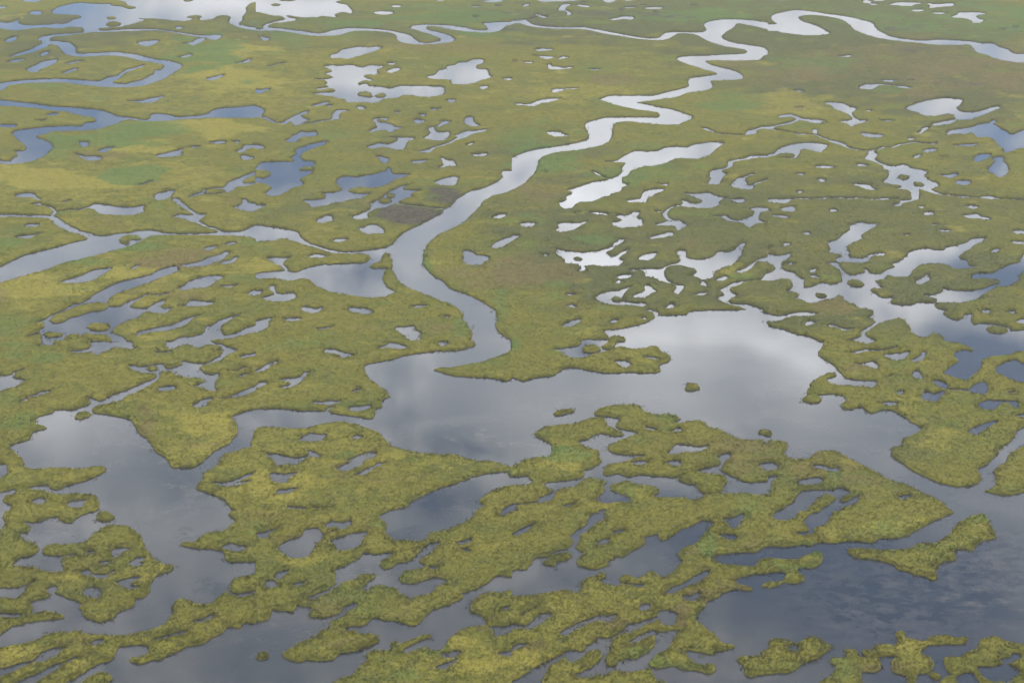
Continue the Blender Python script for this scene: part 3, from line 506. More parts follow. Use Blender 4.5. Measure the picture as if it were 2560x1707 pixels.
w 415,1140 460,1130 530,1145 570,1170 640,1165 610,1195 560,1185 480,1175 430,1165
w 275,1295 320,1265 400,1250 460,1250 500,1270 470,1300 400,1315 310,1312
w -40,1115 20,1110 70,1130 85,1155 50,1175 -40,1185
w -40,1260 20,1250 70,1240 40,1280 10,1340 0,1390 -40,1400
w 60,1568 180,1510 260,1440 320,1380 430,1360 530,1360 650,1345 710,1365 740,1400 680,1430 640,1445 600,1415 520,1410 450,1450 380,1510 340,1568 320,1640 40,1640
w 640,1445 700,1475 780,1440 830,1420 820,1460 770,1500 680,1530 640,1568 560,1640 440,1640 480,1560 570,1500
w 1205,1430 1260,1412 1312,1410 1280,1430 1225,1440
w 2205,465 2255,458 2230,475
w 2300,680 2420,670 2420,690 2330,692
T 3 3
W
l -40,-40 60,-40 65,50 100,75 220,65 270,0 290,-40 460,-40 400,30 330,95 385,150 380,175 275,195 300,210 420,205 520,268 480,290 390,320 310,310 180,325 80,320 0,305 -40,300
l 640,-40 600,20 520,100 420,150 420,200 460,240 490,285 600,285 740,270 820,265 960,285 1040,250 1180,245 1280,225 1360,180 1480,110 1570,70 1640,40 1720,10 1700,-40
l 720,370 740,345 860,335 1000,350 1150,340 1300,335 1380,295 1540,285 1620,220 1700,150 1780,80 1880,30 1950,15 2010,40 2040,110 2060,170 2100,220 2080,245 1960,265 1900,330 1880,360 1790,350 1710,360 1720,440 1620,460 1560,500 1540,550 1545,620 1500,625 1430,590 1340,585 1290,560 1200,535 1150,490 1050,460 900,435 780,405
l -40,430 60,435 200,435 290,420 400,370 490,370 500,430 480,490 400,525 290,515 270,540 330,600 320,640 260,660 150,650 60,690 0,705 -40,710 -40,640 60,645 130,630 150,570 100,550 0,560 -40,565
l -40,1270 10,1250 0,1200 20,1165 130,1170 230,1190 330,1165 400,1155 500,1190 585,1220 570,1270 520,1300 470,1350 430,1370 330,1390 270,1440 180,1480 60,1490 -40,1505
x 190,1250 220,1230 250,1250 225,1275
l 560,1380 590,1350 680,1340 700,1310 680,1260 740,1260 820,1270 840,1330 900,1340 850,1290 850,1270 930,1270 1000,1220 1080,1205 1160,1215 1170,1170 1150,1120 1210,1095 1260,1105 1290,1150 1420,1190 1500,1150 1600,1130 1720,1145 1800,1130 1850,1135 1860,1180 1820,1215 1700,1225 1500,1225 1440,1260 1415,1300 1480,1340 1530,1390 1520,1450 1450,1490 1380,1490 1370,1540 1380,1640 1240,1640 1250,1510 1170,1495 1120,1440 1125,1370 1160,1330 1080,1325 990,1335 1030,1390 1040,1440 980,1480 880,1490 880,1568 880,1640 440,1640 490,1550 560,1510 610,1450 620,1410
l 1480,1490 1540,1480 1580,1510 1540,1535
l 1600,1350 1640,1335 1760,1330 1800,1295 1900,1240 1930,1180 2000,1145 2100,1135 2160,1170 2260,1200 2420,1250 2420,1640 1600,1640 1590,1530 1680,1500 1640,1450 1610,1400
x 1930,1430 1990,1425 2080,1418 2190,1398 2240,1410 2300,1460 2290,1500 2240,1520 2210,1560 2120,1560 2040,1540 1960,1490
x 2130,1360 2200,1345 2280,1310 2310,1340 2240,1375 2170,1370
x 1760,1600 1750,1568 1740,1520 1800,1495 1870,1490 1890,1540 1900,1600
"""
HAZE = .00008
SUN = 1.4
EXPO = 0.68
CB = (1.7, 3.5)
ELCURVE = [(0, .7), (90, .62), (13, .68), (18, .95), (24, 1.3), (30, 1.02), (38, .78), (55, .6)]
ISLET_MAX = 20000
# plan positions (x, y, half width, half depth, field, strength): 0 green sedge, 1 red-brown heath, 2 straw yellow, 3 dark sedge and mud, partly painted cloud shade
PATCHES = [
(300,305,120,26,0,1.5),(313,404,66,20,0,2.0),(475,125,75,34,0,1.6),(105,200,45,9,0,.8),(230,228,40,8,0,.8),(135,340,40,25,0,.9),(800,82,55,12,0,.9),(1138,82,70,10,0,.7),
(675,92,45,14,0,.8),(768,310,45,12,0,.8),(1566,42,120,15,0,1.3),(1676,238,65,22,0,.9),(1200,320,70,25,0,.7),(1400,232,45,8,0,.9),(1250,372,70,25,0,1),(1500,405,100,22,0,.9),
(1358,552,42,12,0,1),(1283,655,38,12,0,.8),(1864,145,100,20,0,.8),(2040,205,50,12,0,.8),(2040,62,140,25,0,.8),(275,567,80,10,0,1),(190,600,60,11,0,1),(340,548,60,8,0,.9),
(25,565,50,15,0,.9),(363,467,25,15,0,.9),(15,745,60,40,0,.8),(112,824,65,15,0,1),(40,810,40,15,0,.8),(15,925,30,20,0,.7),(978,592,13,45,0,1),(1150,712,26,45,0,1),(1183,790,16,26,0,1),
(1120,835,60,9,0,.9),(1058,755,15,20,0,.7),(1288,1040,48,18,0,.9),(1914,1098,28,24,0,.8),(2064,836,30,15,0,.9),(2184,976,30,12,0,.9),(1626,1232,20,38,0,.85),(813,1376,90,30,0,.4),
(2239,1191,28,12,0,.7),(1939,1526,28,25,0,.5),(938,1550,40,15,0,.7),(1280,808,20,12,0,.6),(2300,60,200,50,0,.6),(1000,50,160,30,0,.6),(640,60,200,16,0,.5),(1210,510,40,12,0,.7),
(2089,150,290,60,1,.72),(1789,162,90,36,1,.6),(2240,230,140,80,1,.35),(1426,185,60,12,1,1),(388,588,70,26,1,1.2),(300,670,24,10,1,1),(1251,617,90,28,1,1),(1238,442,50,28,1,.8),(1113,635,100,28,1,.9),
(338,984,24,40,1,.9),(783,1481,40,10,1,1.1),(870,1340,50,14,1,.6),(1233,1486,32,14,1,1),(1413,1436,25,12,1,1),(1563,1410,18,26,1,1),(1600,1370,30,12,1,.9),
(1596,1266,22,12,1,.9),(1964,846,42,15,1,1),(888,1100,70,20,1,.6),(1013,108,160,14,1,.7),(1914,710,42,18,1,.9),(900,430,20,8,1,.6),(1850,1355,60,14,1,.8),(1440,885,30,10,1,.4),(220,360,90,12,1,.7),(1330,700,60,20,1,.6),
(1700,1360,40,14,1,.7),(1820,1050,60,16,1,.8),(1100,1440,40,10,1,.6),(500,1290,30,16,1,.8),(180,1480,50,14,1,.5),(2110,1240,50,14,1,.6),
(62,412,140,24,2,1.3),(210,425,110,15,2,1),(487,295,110,20,2,.9),(325,340,120,12,2,.9),(75,657,120,20,2,1.1),(312,632,90,15,2,1),(603,604,40,20,2,1.2),(550,120,80,15,2,.9),(550,185,110,25,2,.9),
(475,984,70,45,2,.9),(25,1085,40,25,2,.9),(663,1109,90,35,2,.8),(1088,1526,120,42,2,1.6),(1040,1490,60,20,2,1),(2064,1206,80,20,2,.9),(2076,1476,60,15,2,.9),(2139,1009,60,25,2,.8),(1313,1059,40,20,2,.7),
(1300,215,170,25,2,.6),(1814,238,90,25,2,.8),(1195,1515,40,20,2,1.1),(20,1520,60,30,2,.9),(150,1530,60,20,2,.8),(1250,1330,60,30,2,.5),(350,770,60,20,2,.6),(2100,1500,50,30,2,.6),(900,1050,60,20,2,.6)]
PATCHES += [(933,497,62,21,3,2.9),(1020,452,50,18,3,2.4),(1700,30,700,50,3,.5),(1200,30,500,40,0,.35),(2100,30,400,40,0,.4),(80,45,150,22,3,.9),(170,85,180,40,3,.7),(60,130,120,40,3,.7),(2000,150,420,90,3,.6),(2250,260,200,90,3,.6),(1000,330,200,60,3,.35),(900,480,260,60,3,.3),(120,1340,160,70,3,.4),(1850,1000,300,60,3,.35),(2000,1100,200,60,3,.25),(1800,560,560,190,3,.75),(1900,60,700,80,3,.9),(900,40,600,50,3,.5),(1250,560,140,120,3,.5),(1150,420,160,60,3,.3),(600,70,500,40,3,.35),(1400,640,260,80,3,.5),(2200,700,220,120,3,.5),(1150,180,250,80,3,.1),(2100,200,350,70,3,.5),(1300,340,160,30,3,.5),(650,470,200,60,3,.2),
(400,900,500,200,2,.2),(700,1080,500,120,2,.3),(250,600,330,90,2,.4),(200,420,300,60,2,.6),(1300,1480,500,140,2,.3),(500,200,350,80,2,.4),(2050,1230,300,50,2,.3),(150,1500,250,80,2,.4)]
WEEDS = [(1100,1010,130,40,1),(350,1060,140,60,.7),(420,1130,90,60,.8),(425,1226,30,20,1),(475,1346,50,25,.9),(813,627,70,35,.9),(2050,1380,280,110,1),(2280,1300,110,90,1),(1013,1146,100,35,.6),
(863,1306,70,25,.8),(2040,984,70,40,.9),(1834,1044,45,16,.9),(138,1221,60,20,.6),(210,590,60,15,.5),(940,1345,60,20,.5)]
SILT = [(2214,1371,130,60,.5),(2014,1408,90,22,.4),(2300,1410,70,60,.4),(550,1450,220,80,.3)]
RIPPLES = [(1300,930,330,110,1),(1100,680,150,170,.9),(980,540,110,90,.7),(1600,880,250,90,.6),(2000,1000,250,120,.9),(2200,1130,190,90,1),(1430,250,220,110,.25),(300,1050,200,120,.35),(400,1200,150,150,.35),(200,580,250,60,.45),(600,1480,250,80,.3)]
CLOUDS = [(160,28,120,18,-.8),(40,100,130,50,-.7),(60,290,160,60,-.9),(560,260,90,18,-.5),(680,400,160,70,-.5),(900,430,100,50,-.6),(1000,300,90,30,-.7),(250,730,160,80,-.4),(2280,390,70,40,-1),(2310,310,70,30,-.7),
(2300,640,95,40,-1.9),(2290,850,120,60,-2.1),(2080,720,160,40,.6),(2200,950,110,40,-1.2),(2000,1350,290,120,-1.35),(1100,1005,110,20,-.7),(430,1120,90,50,-.25),(350,1040,120,28,-.25),(1160,1090,200,14,.3),(1500,1200,250,50,-.9),(1000,1140,100,30,-.6),(1340,800,30,14,-.9),(850,620,60,40,-.4),(1090,590,45,16,-.7),(1850,1250,200,100,-.5),(2200,1520,260,100,-.9),
(600,10,320,20,.9),(870,170,160,50,.4),(1150,160,120,40,.4),(1430,250,220,130,.7),(1700,100,300,60,.35),(2050,60,300,50,.45),(1350,450,120,60,.9),(1360,590,90,30,1.0),(1650,770,190,60,.8),(1450,780,90,20,.8),(280,260,420,230,-.4),(1560,940,200,60,.4),
(1870,850,60,50,1.1),(1790,800,50,26,.7),(1780,900,60,22,-.35),(1680,840,60,20,-.3),(1300,1000,300,80,.3),(1580,1030,35,12,.8),(150,985,120,60,.4),(1500,620,150,70,.8),(2100,590,80,40,.6),(2240,240,120,30,.5)]
# free-standing islets: plan position, wording, kind
ISLETS = [
(592,42,'lobed green island parting the far left lagoon from the thin white river','grass_islet'),
(634,11,'tiny islet in the bright far lagoon, above the lobed green island','grass_islet'),
(256,42,'small flat upper islet of the pair in the pale blue lagoon at far left','grass_islet'),
(260,56,'rounder lower islet of the pair in the pale blue lagoon at far left','grass_islet'),
(435,2,'thin far islet at the top edge in the pale lagoon','grass_islet'),
(839,218,'longer left islet of the pair in the forked grey pond left of the river','grass_islet'),
(875,220,'smaller right islet of the pair in the forked grey pond left of the river','grass_islet'),
(1800,357,'long low islet filling the foot of the crescent pond right of the river','grass_islet'),
(2076,408,'upper islet of two in the star-shaped pond at right','grass_islet'),
(2110,424,'lower right islet of two in the star-shaped pond at right','grass_islet'),
(493,440,'flat islet blocking the narrow blue creek in the left middle distance','grass_islet'),
(897,450,'tiny upper islet in the blue pond just left of the river','grass_islet'),
(885,462,'lower of two tiny islets in the blue pond just left of the river','grass_islet'),
(592,405,'oval islet at the left arm of the blue pond in left middle distance','grass_islet'),
(296,550,'hooked grassy islet where the left stream forks','grass_islet'),
(879,600,'kidney-shaped islet at the mouth of the side channel beside the river','grass_islet'),
(1327,595,'tiny dark islet in the bright white pond right of the river','grass_islet'),
(1416,690,'small islet inside the white horseshoe pond above the big lagoon','grass_islet'),
(1965,651,'oval islet alone in the grey channel at right','grass_islet'),
(1885,679,'sparse reed clump growing out of the grey channel at right','sedge_clump'),
(2290,758,'flat oval islet near the right edge in dark blue water','grass_islet'),
(228,752,'oval islet in the dark blue pond at left','grass_islet'),
(121,770,'thin islet at the left end of the dark blue pond','grass_islet'),
(1358,802,'round tussock islet in the blue inlet beside the lagoon peninsula','grass_islet'),
(1410,783,'ragged islet touching the lagoon peninsula, right of the round tussock islet','grass_islet'),
(349,847,'little islet in the narrow creek leading to the lower left lake','grass_islet'),
(1589,890,'dark green bushy clump alone in the middle of the big lagoon','sedge_clump'),
(1294,947,'slim pale islet in the lagoon, left of the long marsh point','grass_islet'),
(1865,917,'tussocky islet off the right shore of the big lagoon','grass_islet'),
(190,955,'yellowish islet at the top of the lower left lake','grass_islet'),
(1759,994,'small dark clump near the lower right shore of the big lagoon','sedge_clump'),
(2146,1260,'large hammer-shaped island at lower right beside the wide channel','grass_islet'),
(241,1187,'ragged islet off the point at the lower left lake','grass_islet'),
(1281,1284,'two-part low islet with a green patch in the lower middle channel','grass_islet'),
(760,1480,'long leaf-shaped island with a reddish middle at the bottom left','grass_islet'),
(1800,1509,'broad island with one small hole at the bottom right','grass_islet'),
(603,1507,'tiny pale green tussock alone in the bottom left water','sedge_clump'),
(2148,1553,'tiny islet between two bigger islands at the bottom right edge','grass_islet'),
(1450,1490,'knobbly island with a curved inlet at the bottom, left of the dark pond','grass_islet'),
(1521,1419,'tiny islet in a small pool among the grassy fingers left of the dark pond','grass_islet'),
(180,1320,'island with several round pools in the lower left lake','grass_islet')]
import bpy, math, random
import numpy as np
rng = np.random.default_rng(7)
random.seed(7)
C = bpy.context.scene.collection
PW, PH = 2560.0, 1707.0           # size of the survey picture the shoreline plan was read from
ALT = 230.0                        # flying height
PITCH = math.radians(26.0)         # camera looks this far below the horizon
VF = math.radians(24.0)
TH = math.tan(VF / 2); TW = TH * PW / PH

def ground(sx, sy):
    """point of the marsh plane seen at survey pixel (sx, sy)"""
    nx = (sx / PW - .5) * 2 * TW; ny = (.5 - sy / PH) * 2 * TH
    cz, sz = math.cos(PITCH), math.sin(PITCH)
    dy = cz + ny * sz; dz = -sz + ny * cz
    t = ALT / -dz
    return nx * t, dy * t

# ---------------------------------------------------------------- noise
def _h(ix, iy, s):
    n = (ix.astype(np.int64) * 374761393 + iy.astype(np.int64) * 668265263 + s * 974634777) & 0xffffffff
    n = ((n ^ (n >> 13)) * 1274126177) & 0xffffffff
    return ((n ^ (n >> 16)) & 0xffff) / 65535.0
def vnoise(x, y, s=0):
    ix = np.floor(x); iy = np.floor(y); fx = x - ix; fy = y - iy
    fx = fx * fx * (3 - 2 * fx); fy = fy * fy * (3 - 2 * fy)
    a = _h(ix, iy, s); b = _h(ix + 1, iy, s); c = _h(ix, iy + 1, s); d = _h(ix + 1, iy + 1, s)
    return (a + (b - a) * fx) * (1 - fy) + (c + (d - c) * fx) * fy - .5
def fbm(x, y, s=0, o=4):
    r = 0; a = 1.0; t = 0
    for k in range(o):
        r = r + a * vnoise(x * 2 ** k + 17.3 * k, y * 2 ** k - 9.1 * k, s + k); t += a; a *= .5
    return r / t

# ---------------------------------------------------------------- the survey grid
STEP = 1.9                          # survey pixels per column inside the picture
xs_in = np.arange(0, PW + STEP, STEP)
STY = 1.75
ys_in = np.arange(0, PH + STY, STY)
xo = np.cumsum(np.linspace(3, 26, 58)); yo_b = np.cumsum(np.linspace(2.5, 9, 34)); yo_t = np.cumsum(np.linspace(2.5, 9, 80))
SX = np.concatenate([-xo[::-1], xs_in, PW + STEP + xo]); SY = np.concatenate([-yo_t[::-1], ys_in, PH + STY + yo_b])
NX, NY = len(SX), len(SY); J0, I0 = len(xo), len(yo_t); NXI, NYI = len(xs_in), len(ys_in)
GX, GY = ground(SX[None, :] * np.ones((NY, 1)), SY[:, None] * np.ones((1, NX)))
WX, WY = GX[I0:I0 + NYI, J0:J0 + NXI], GY[I0:I0 + NYI, J0:J0 + NXI]
R = 3.0
D = np.full((NYI, NXI), R)          # signed distance to the waterline, + on land

def smooth(P):
    n = len(P); out = []
    for i in range(n):
        p0, p1, p2, p3 = P[i - 1], P[i], P[(i + 1) % n], P[(i + 2) % n]
        L = math.hypot(*(p2 - p1)); k = 1 if L < 6 else (2 if L < 14 else 3)
        for j in range(k):
            t = j / k
            out.append(p1 + (p2 - p1) * (3 * t * t - 2 * t ** 3) + (t ** 3 - 2 * t * t + t) * .42 * (p2 - p0) + (t ** 3 - t * t) * .42 * (p3 - p1))
    return np.array(out)

def seg_dist(A, win, P, Q):
    i0, i1, j0, j1 = win
    X = WX[i0:i1, j0:j1]; Y = WY[i0:i1, j0:j1]
    dx, dy = Q[0] - P[0], Q[1] - P[1]; L2 = dx * dx + dy * dy + 1e-9
    t = np.clip(((X - P[0]) * dx + (Y - P[1]) * dy) / L2, 0, 1)
    return np.hypot(X - P[0] - t * dx, Y - P[1] - t * dy)

def window(x0, x1, y0, y1, clip):
    i0 = max(clip[0], int(y0 / STY) - 1); i1 = min(clip[1], int(y1 / STY) + 2)
    j0 = max(clip[2], int(x0 / STEP) - 1); j1 = min(clip[3], int(x1 / STEP) + 2)
    return (i0, i1, j0, j1) if i1 > i0 and j1 > j0 else None

def pxper(sy):                      # survey pixels per metre across / in depth at row sy
    a = ground(PW / 2, sy); b = ground(PW / 2 + 1, sy); c = ground(PW / 2, sy - 1)
    return 1 / abs(b[0] - a[0]), 1 / abs(c[1] - a[1])

def poly(op, pts, clip):
    P = smooth(pts)
    w = window(P[:, 0].min() - 30, P[:, 0].max() + 30, P[:, 1].min() - 20, P[:, 1].max() + 20, clip)
    if not w: return
    i0, i1, j0, j1 = w
    S = np.full((i1 - i0, j1 - j0), R)
    Q = np.roll(P, -1, 0)
    gx, gy = ground(P[:, 0], P[:, 1]); hx, hy = ground(Q[:, 0], Q[:, 1])
    for k in range(len(P)):
        ym = max(P[k, 1], Q[k, 1]); ax, ay = pxper(ym + 8)
        e = window(min(P[k, 0], Q[k, 0]) - R * ax, max(P[k, 0], Q[k, 0]) + R * ax, min(P[k, 1], Q[k, 1]) - R * ay, ym + R * ay, w)
        if not e: continue
        d = seg_dist(None, e, (gx[k], gy[k]), (hx[k], hy[k]))
        sub = S[e[0] - i0:e[1] - i0, e[2] - j0:e[3] - j0]
        np.minimum(sub, d, out=sub)
    ins = np.zeros(S.shape, bool)
    xs = xs_in[j0:j1]
    for i in range(i0, i1):
        y = ys_in[i] + 1e-4
        m = (P[:, 1] > y) != (Q[:, 1] > y)
        if not m.any(): continue
        cx = np.sort(P[m, 0] + (y - P[m, 1]) * (Q[m, 0] - P[m, 0]) / (Q[m, 1] - P[m, 1]))
        ins[i - i0] = (np.searchsorted(cx, xs) % 2) == 1
    S = np.where(ins, -S, S)
    V = D[i0:i1, j0:j1]
    if op in 'wx' and np.ptp(P[:, 0]) < 75: S = S - .22
    if op == 'l' and np.ptp(P[:, 0]) < 45: S = S - .62      # small islets keep their tussock fringe
    if op in 'wx': np.minimum(V, S, out=V)
    else: np.maximum(V, -S, out=V)

def creek(width, pts, clip):
    pts = np.array(pts); seg = []
    for a, b in zip(pts[:-1], pts[1:]):
        n = max(1, int(math.hypot(*(b - a)) / 8))
        for k in range(n): seg.append(a + (b - a) * k / n)
    seg.append(pts[-1]); seg = np.array(seg)
    seg[1:-1] += rng.normal(0, .5, seg[1:-1].shape)
    gx, gy = ground(seg[:, 0], seg[:, 1])
    for k in range(len(seg) - 1):
        ym = max(seg[k, 1], seg[k + 1, 1]); ax, ay = pxper(ym + 8); r = R + width
        e = window(min(seg[k, 0], seg[k + 1, 0]) - r * ax, max(seg[k, 0], seg[k + 1, 0]) + r * ax, min(seg[k, 1], seg[k + 1, 1]) - r * ay, ym + r * ay, clip)
        if not e: continue
        d = seg_dist(None, e, (gx[k], gy[k]), (gx[k + 1], gy[k + 1])) - width * .62
        V = D[e[0]:e[1], e[2]:e[3]]; np.minimum(V, d, out=V)

tile = None; ops = []
for line in SHORES.strip().splitlines():
    f = line.split()
    if f[0] == 'T': tile = (int(f[1]), int(f[2])); continue
    ops.append((tile, f[0], f[1:]))
for lev in ('W', 'w', 'l', 'x', 'c'):
    for (tx, ty), op, arg in ops:
        if op != lev: continue
        ox, oy = tx * 640.0, (0, 427, 854, 1280)[ty]
        i0 = int(math.ceil((0, 427, 854, 1280)[ty] / STY)); i1 = int(math.ceil((427, 854, 1280, 1720)[ty] / STY)) if ty < 3 else NYI
        j0 = int(math.ceil(tx * 640 / STEP)); j1 = int(math.ceil((tx + 1) * 640 / STEP)) if tx < 3 else NXI
        clip = (i0, i1, j0, j1)
        if op == 'W': D[i0:i1, j0:j1] = -R; continue
        if op == 'c': wd = float(arg[0]); arg = arg[1:]
        pts = np.array([[float(v) for v in a.split(',')] for a in arg]) * (640 / 2350.0) + (ox, oy)
        if op == 'c': creek(wd, pts, clip)
        else: poly(op, pts, clip)

# ragged, tussocky shoreline
near = np.clip(1.3 - (WY - 290) / 1100, .5, 1.2)
D = D - .34 + near * (1.15 * fbm(WX / 4.2, WY / 4.2, 3, 4) + .34 * vnoise(WX / 1.3, WY / 1.3, 9) + .22 * vnoise(WX / .55, WY / .55, 10))
Dfull = D[np.clip(np.arange(NY) - I0, 0, NYI - 1)][:, np.clip(np.arange(NX) - J0, 0, NXI - 1)].copy()
# beyond the surveyed area: the same kind of marsh, ponds from noise
out = np.maximum(np.maximum(-SX, SX - PW)[None, :] / 90.0, np.maximum(-SY / 45.0, (SY - PH) / 70.0)[:, None])
out = np.clip(out, 0, 1)
pond = (fbm((GX + .6 * GY) / 42, (GY - .5 * GX) / 26, 21, 4) + .13) * 22
Dfull = np.where(out > 0, (1 - out) * Dfull + out * np.clip(pond, -R, R), Dfull)

# ---------------------------------------------------------------- connected bodies
def label(mask):
    H, W = mask.shape; lab = np.zeros((H, W), np.int32); par = [0]
    def find(a):
        while par[a] != a: par[a] = par[par[a]]; a = par[a]
        return a
    prev = []
    for i in range(H):
        r = np.flatnonzero(np.diff(np.concatenate([[0], mask[i].astype(np.int8), [0]])))
        cur = []; p = 0
        for s, e in zip(r[::2], r[1::2]):
            l = 0
            while p < len(prev) and prev[p][1] <= s: p += 1
            q = p
            while q < len(prev) and prev[q][0] < e:
                o = find(prev[q][2])
                if l == 0: l = o
                elif l != o: par[max(l, o)] = min(l, o); l = min(l, o)
                q += 1
            if l == 0: par.append(len(par)); l = len(par) - 1
            lab[i, s:e] = l; cur.append((s, e, l))
        prev = cur
    root = np.array([find(a) for a in range(len(par))])
    u, inv = np.unique(root[lab], return_inverse=True)
    return inv.reshape(lab.shape)
def spread(lab, want, n):
    for _ in range(n):
        if not (want & (lab == 0)).any(): break
        for ax, sh in ((0, 1), (0, -1), (1, 1), (1, -1)):
            r = np.roll(lab, sh, ax); m = (lab == 0) & want & (r > 0); lab[m] = r[m]
    return lab

wl = label(Dfull < 0)
cnt = np.bincount(wl.ravel())
tiny = cnt[wl] < 14; tiny &= wl > 0
Dfull[tiny] = .35; wl[tiny] = 0
ll = label(Dfull >= 0)
cl = np.bincount(ll.ravel())
tiny = (cl[ll] < 22) & (ll > 0)
Dfull[tiny] = -.4; ll[tiny] = 0
wl = label(Dfull < 0)

# per-vertex fields
DIST = np.hypot(GX, GY)
cellw = np.gradient(GX, axis=1); celld = np.abs(np.gradient(GY, axis=0))
wdt = np.maximum(.45, celld * 1.1)
tt = np.clip((Dfull + .25) / wdt, 0, 1); prof = tt * tt * (3 - 2 * tt)
bed = np.clip((Dfull + .25) / 2.5, -1, 0) * .5 - .06
hum = .10 * fbm(GX / 3.2, GY / 3.2, 5, 3) + .30 * fbm(GX / 30, GY / 30, 6, 2) + .07 * vnoise(GX / 1.1, GY / 1.1, 7)
Z = np.where(Dfull > -.25, prof * (.56 + hum) - .06, bed)

# vegetation fields: green sedge, red-brown heath, straw yellow, dark sedge with painted cloud shade
def sx_of(): return SX[None, :] * (2352 / PW), SY[:, None] * (2352 / PW)
VX, VY = sx_of()
veg = np.zeros((NY, NX, 4))
n1 = fbm(GX / 16, GY / 9, 31, 4); n2 = fbm(GX / 22, GY / 13, 41, 4); n3 = fbm(GX / 13, GY / 8, 51, 4)
for (x, y, rx, ry, ch, s) in PATCHES:
    q = ((VX - x) / rx) ** 2 + ((VY - y) / ry) ** 2
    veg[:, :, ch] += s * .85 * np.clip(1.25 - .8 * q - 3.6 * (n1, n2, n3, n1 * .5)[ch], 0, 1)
veg[:, :, 0] += np.clip(n1 * 3.6 - .55, 0, .75)
veg[:, :, 1] += np.clip(n2 * 3.6 - .62, 0, .65)
veg[:, :, 2] += np.clip(n3 * 3.2 - .45, 0, .7)
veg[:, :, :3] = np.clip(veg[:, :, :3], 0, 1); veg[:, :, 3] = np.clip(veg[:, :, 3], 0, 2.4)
wet = np.zeros((NY, NX))
for (x, y, rx, ry, s) in WEEDS:
    q = ((VX - x) / rx) ** 2 + ((VY - y) / ry) ** 2
    wet += s * np.clip(1.2 - q, 0, 1)
wet = np.clip(wet, 0, 1)
rip = np.zeros((NY, NX))
for (x, y, rx, ry, s) in RIPPLES:
    q = ((VX - x) / rx) ** 2 + ((VY - y) / ry) ** 2
    rip = np.maximum(rip, s * np.clip(1.6 - 1.3 * q, 0, 1))

# ---------------------------------------------------------------- materials
def mat(name):
    m = bpy.data.materials.new(name); m.use_nodes = True; nt = m.node_tree
    return m, nt, nt.nodes['Principled BSDF']
def nd(nt, t, **k):
    n = nt.nodes.new(t)
    for a, b in k.items():
        if a.startswith('i_'): n.inputs[int(a[2:]) if a[2:].isdigit() else a[2:].replace('_', ' ')].default_value = b
        else: setattr(n, a, b)
    return n
def ln(nt, a, b): nt.links.new(a, b)
def mixc(nt, f, a, b):
    n = nd(nt, 'ShaderNodeMix', data_type='RGBA')
    for s, v in ((n.inputs[0], f), (n.inputs[6], a), (n.inputs[7], b)):
        if hasattr(v, 'is_output'): ln(nt, v, s)
        else: s.default_value = v if isinstance(v, (int, float)) else (*v, 1)
    return n.outputs[2]
def mth(nt, op, a, b=0.0, c=None, clamp=False):
    n = nd(nt, 'ShaderNodeMath', operation=op, use_clamp=clamp)
    for k, v in enumerate((a, b) if c is None else (a, b, c)):
        if hasattr(v, 'is_output'): ln(nt, v, n.inputs[k])
        else: n.inputs[k].default_value = v
    return n.outputs[0]
def noise(nt, vec, scale, detail=4, rough=.55, dist=0):
    n = nd(nt, 'ShaderNodeTexNoise'); n.inputs['Scale'].default_value = scale; n.inputs['Detail'].default_value = detail
    n.inputs['Roughness'].default_value = rough; n.inputs['Distortion'].default_value = dist
    if vec is not None: ln(nt, vec, n.inputs['Vector'])
    return n.outputs['Fac']
def ramp(nt, f, lo, hi):
    n = nd(nt, 'ShaderNodeMapRange', clamp=True); ln(nt, f, n.inputs[0]); n.inputs[1].default_value = lo; n.inputs[2].default_value = hi
    return n.outputs[0]

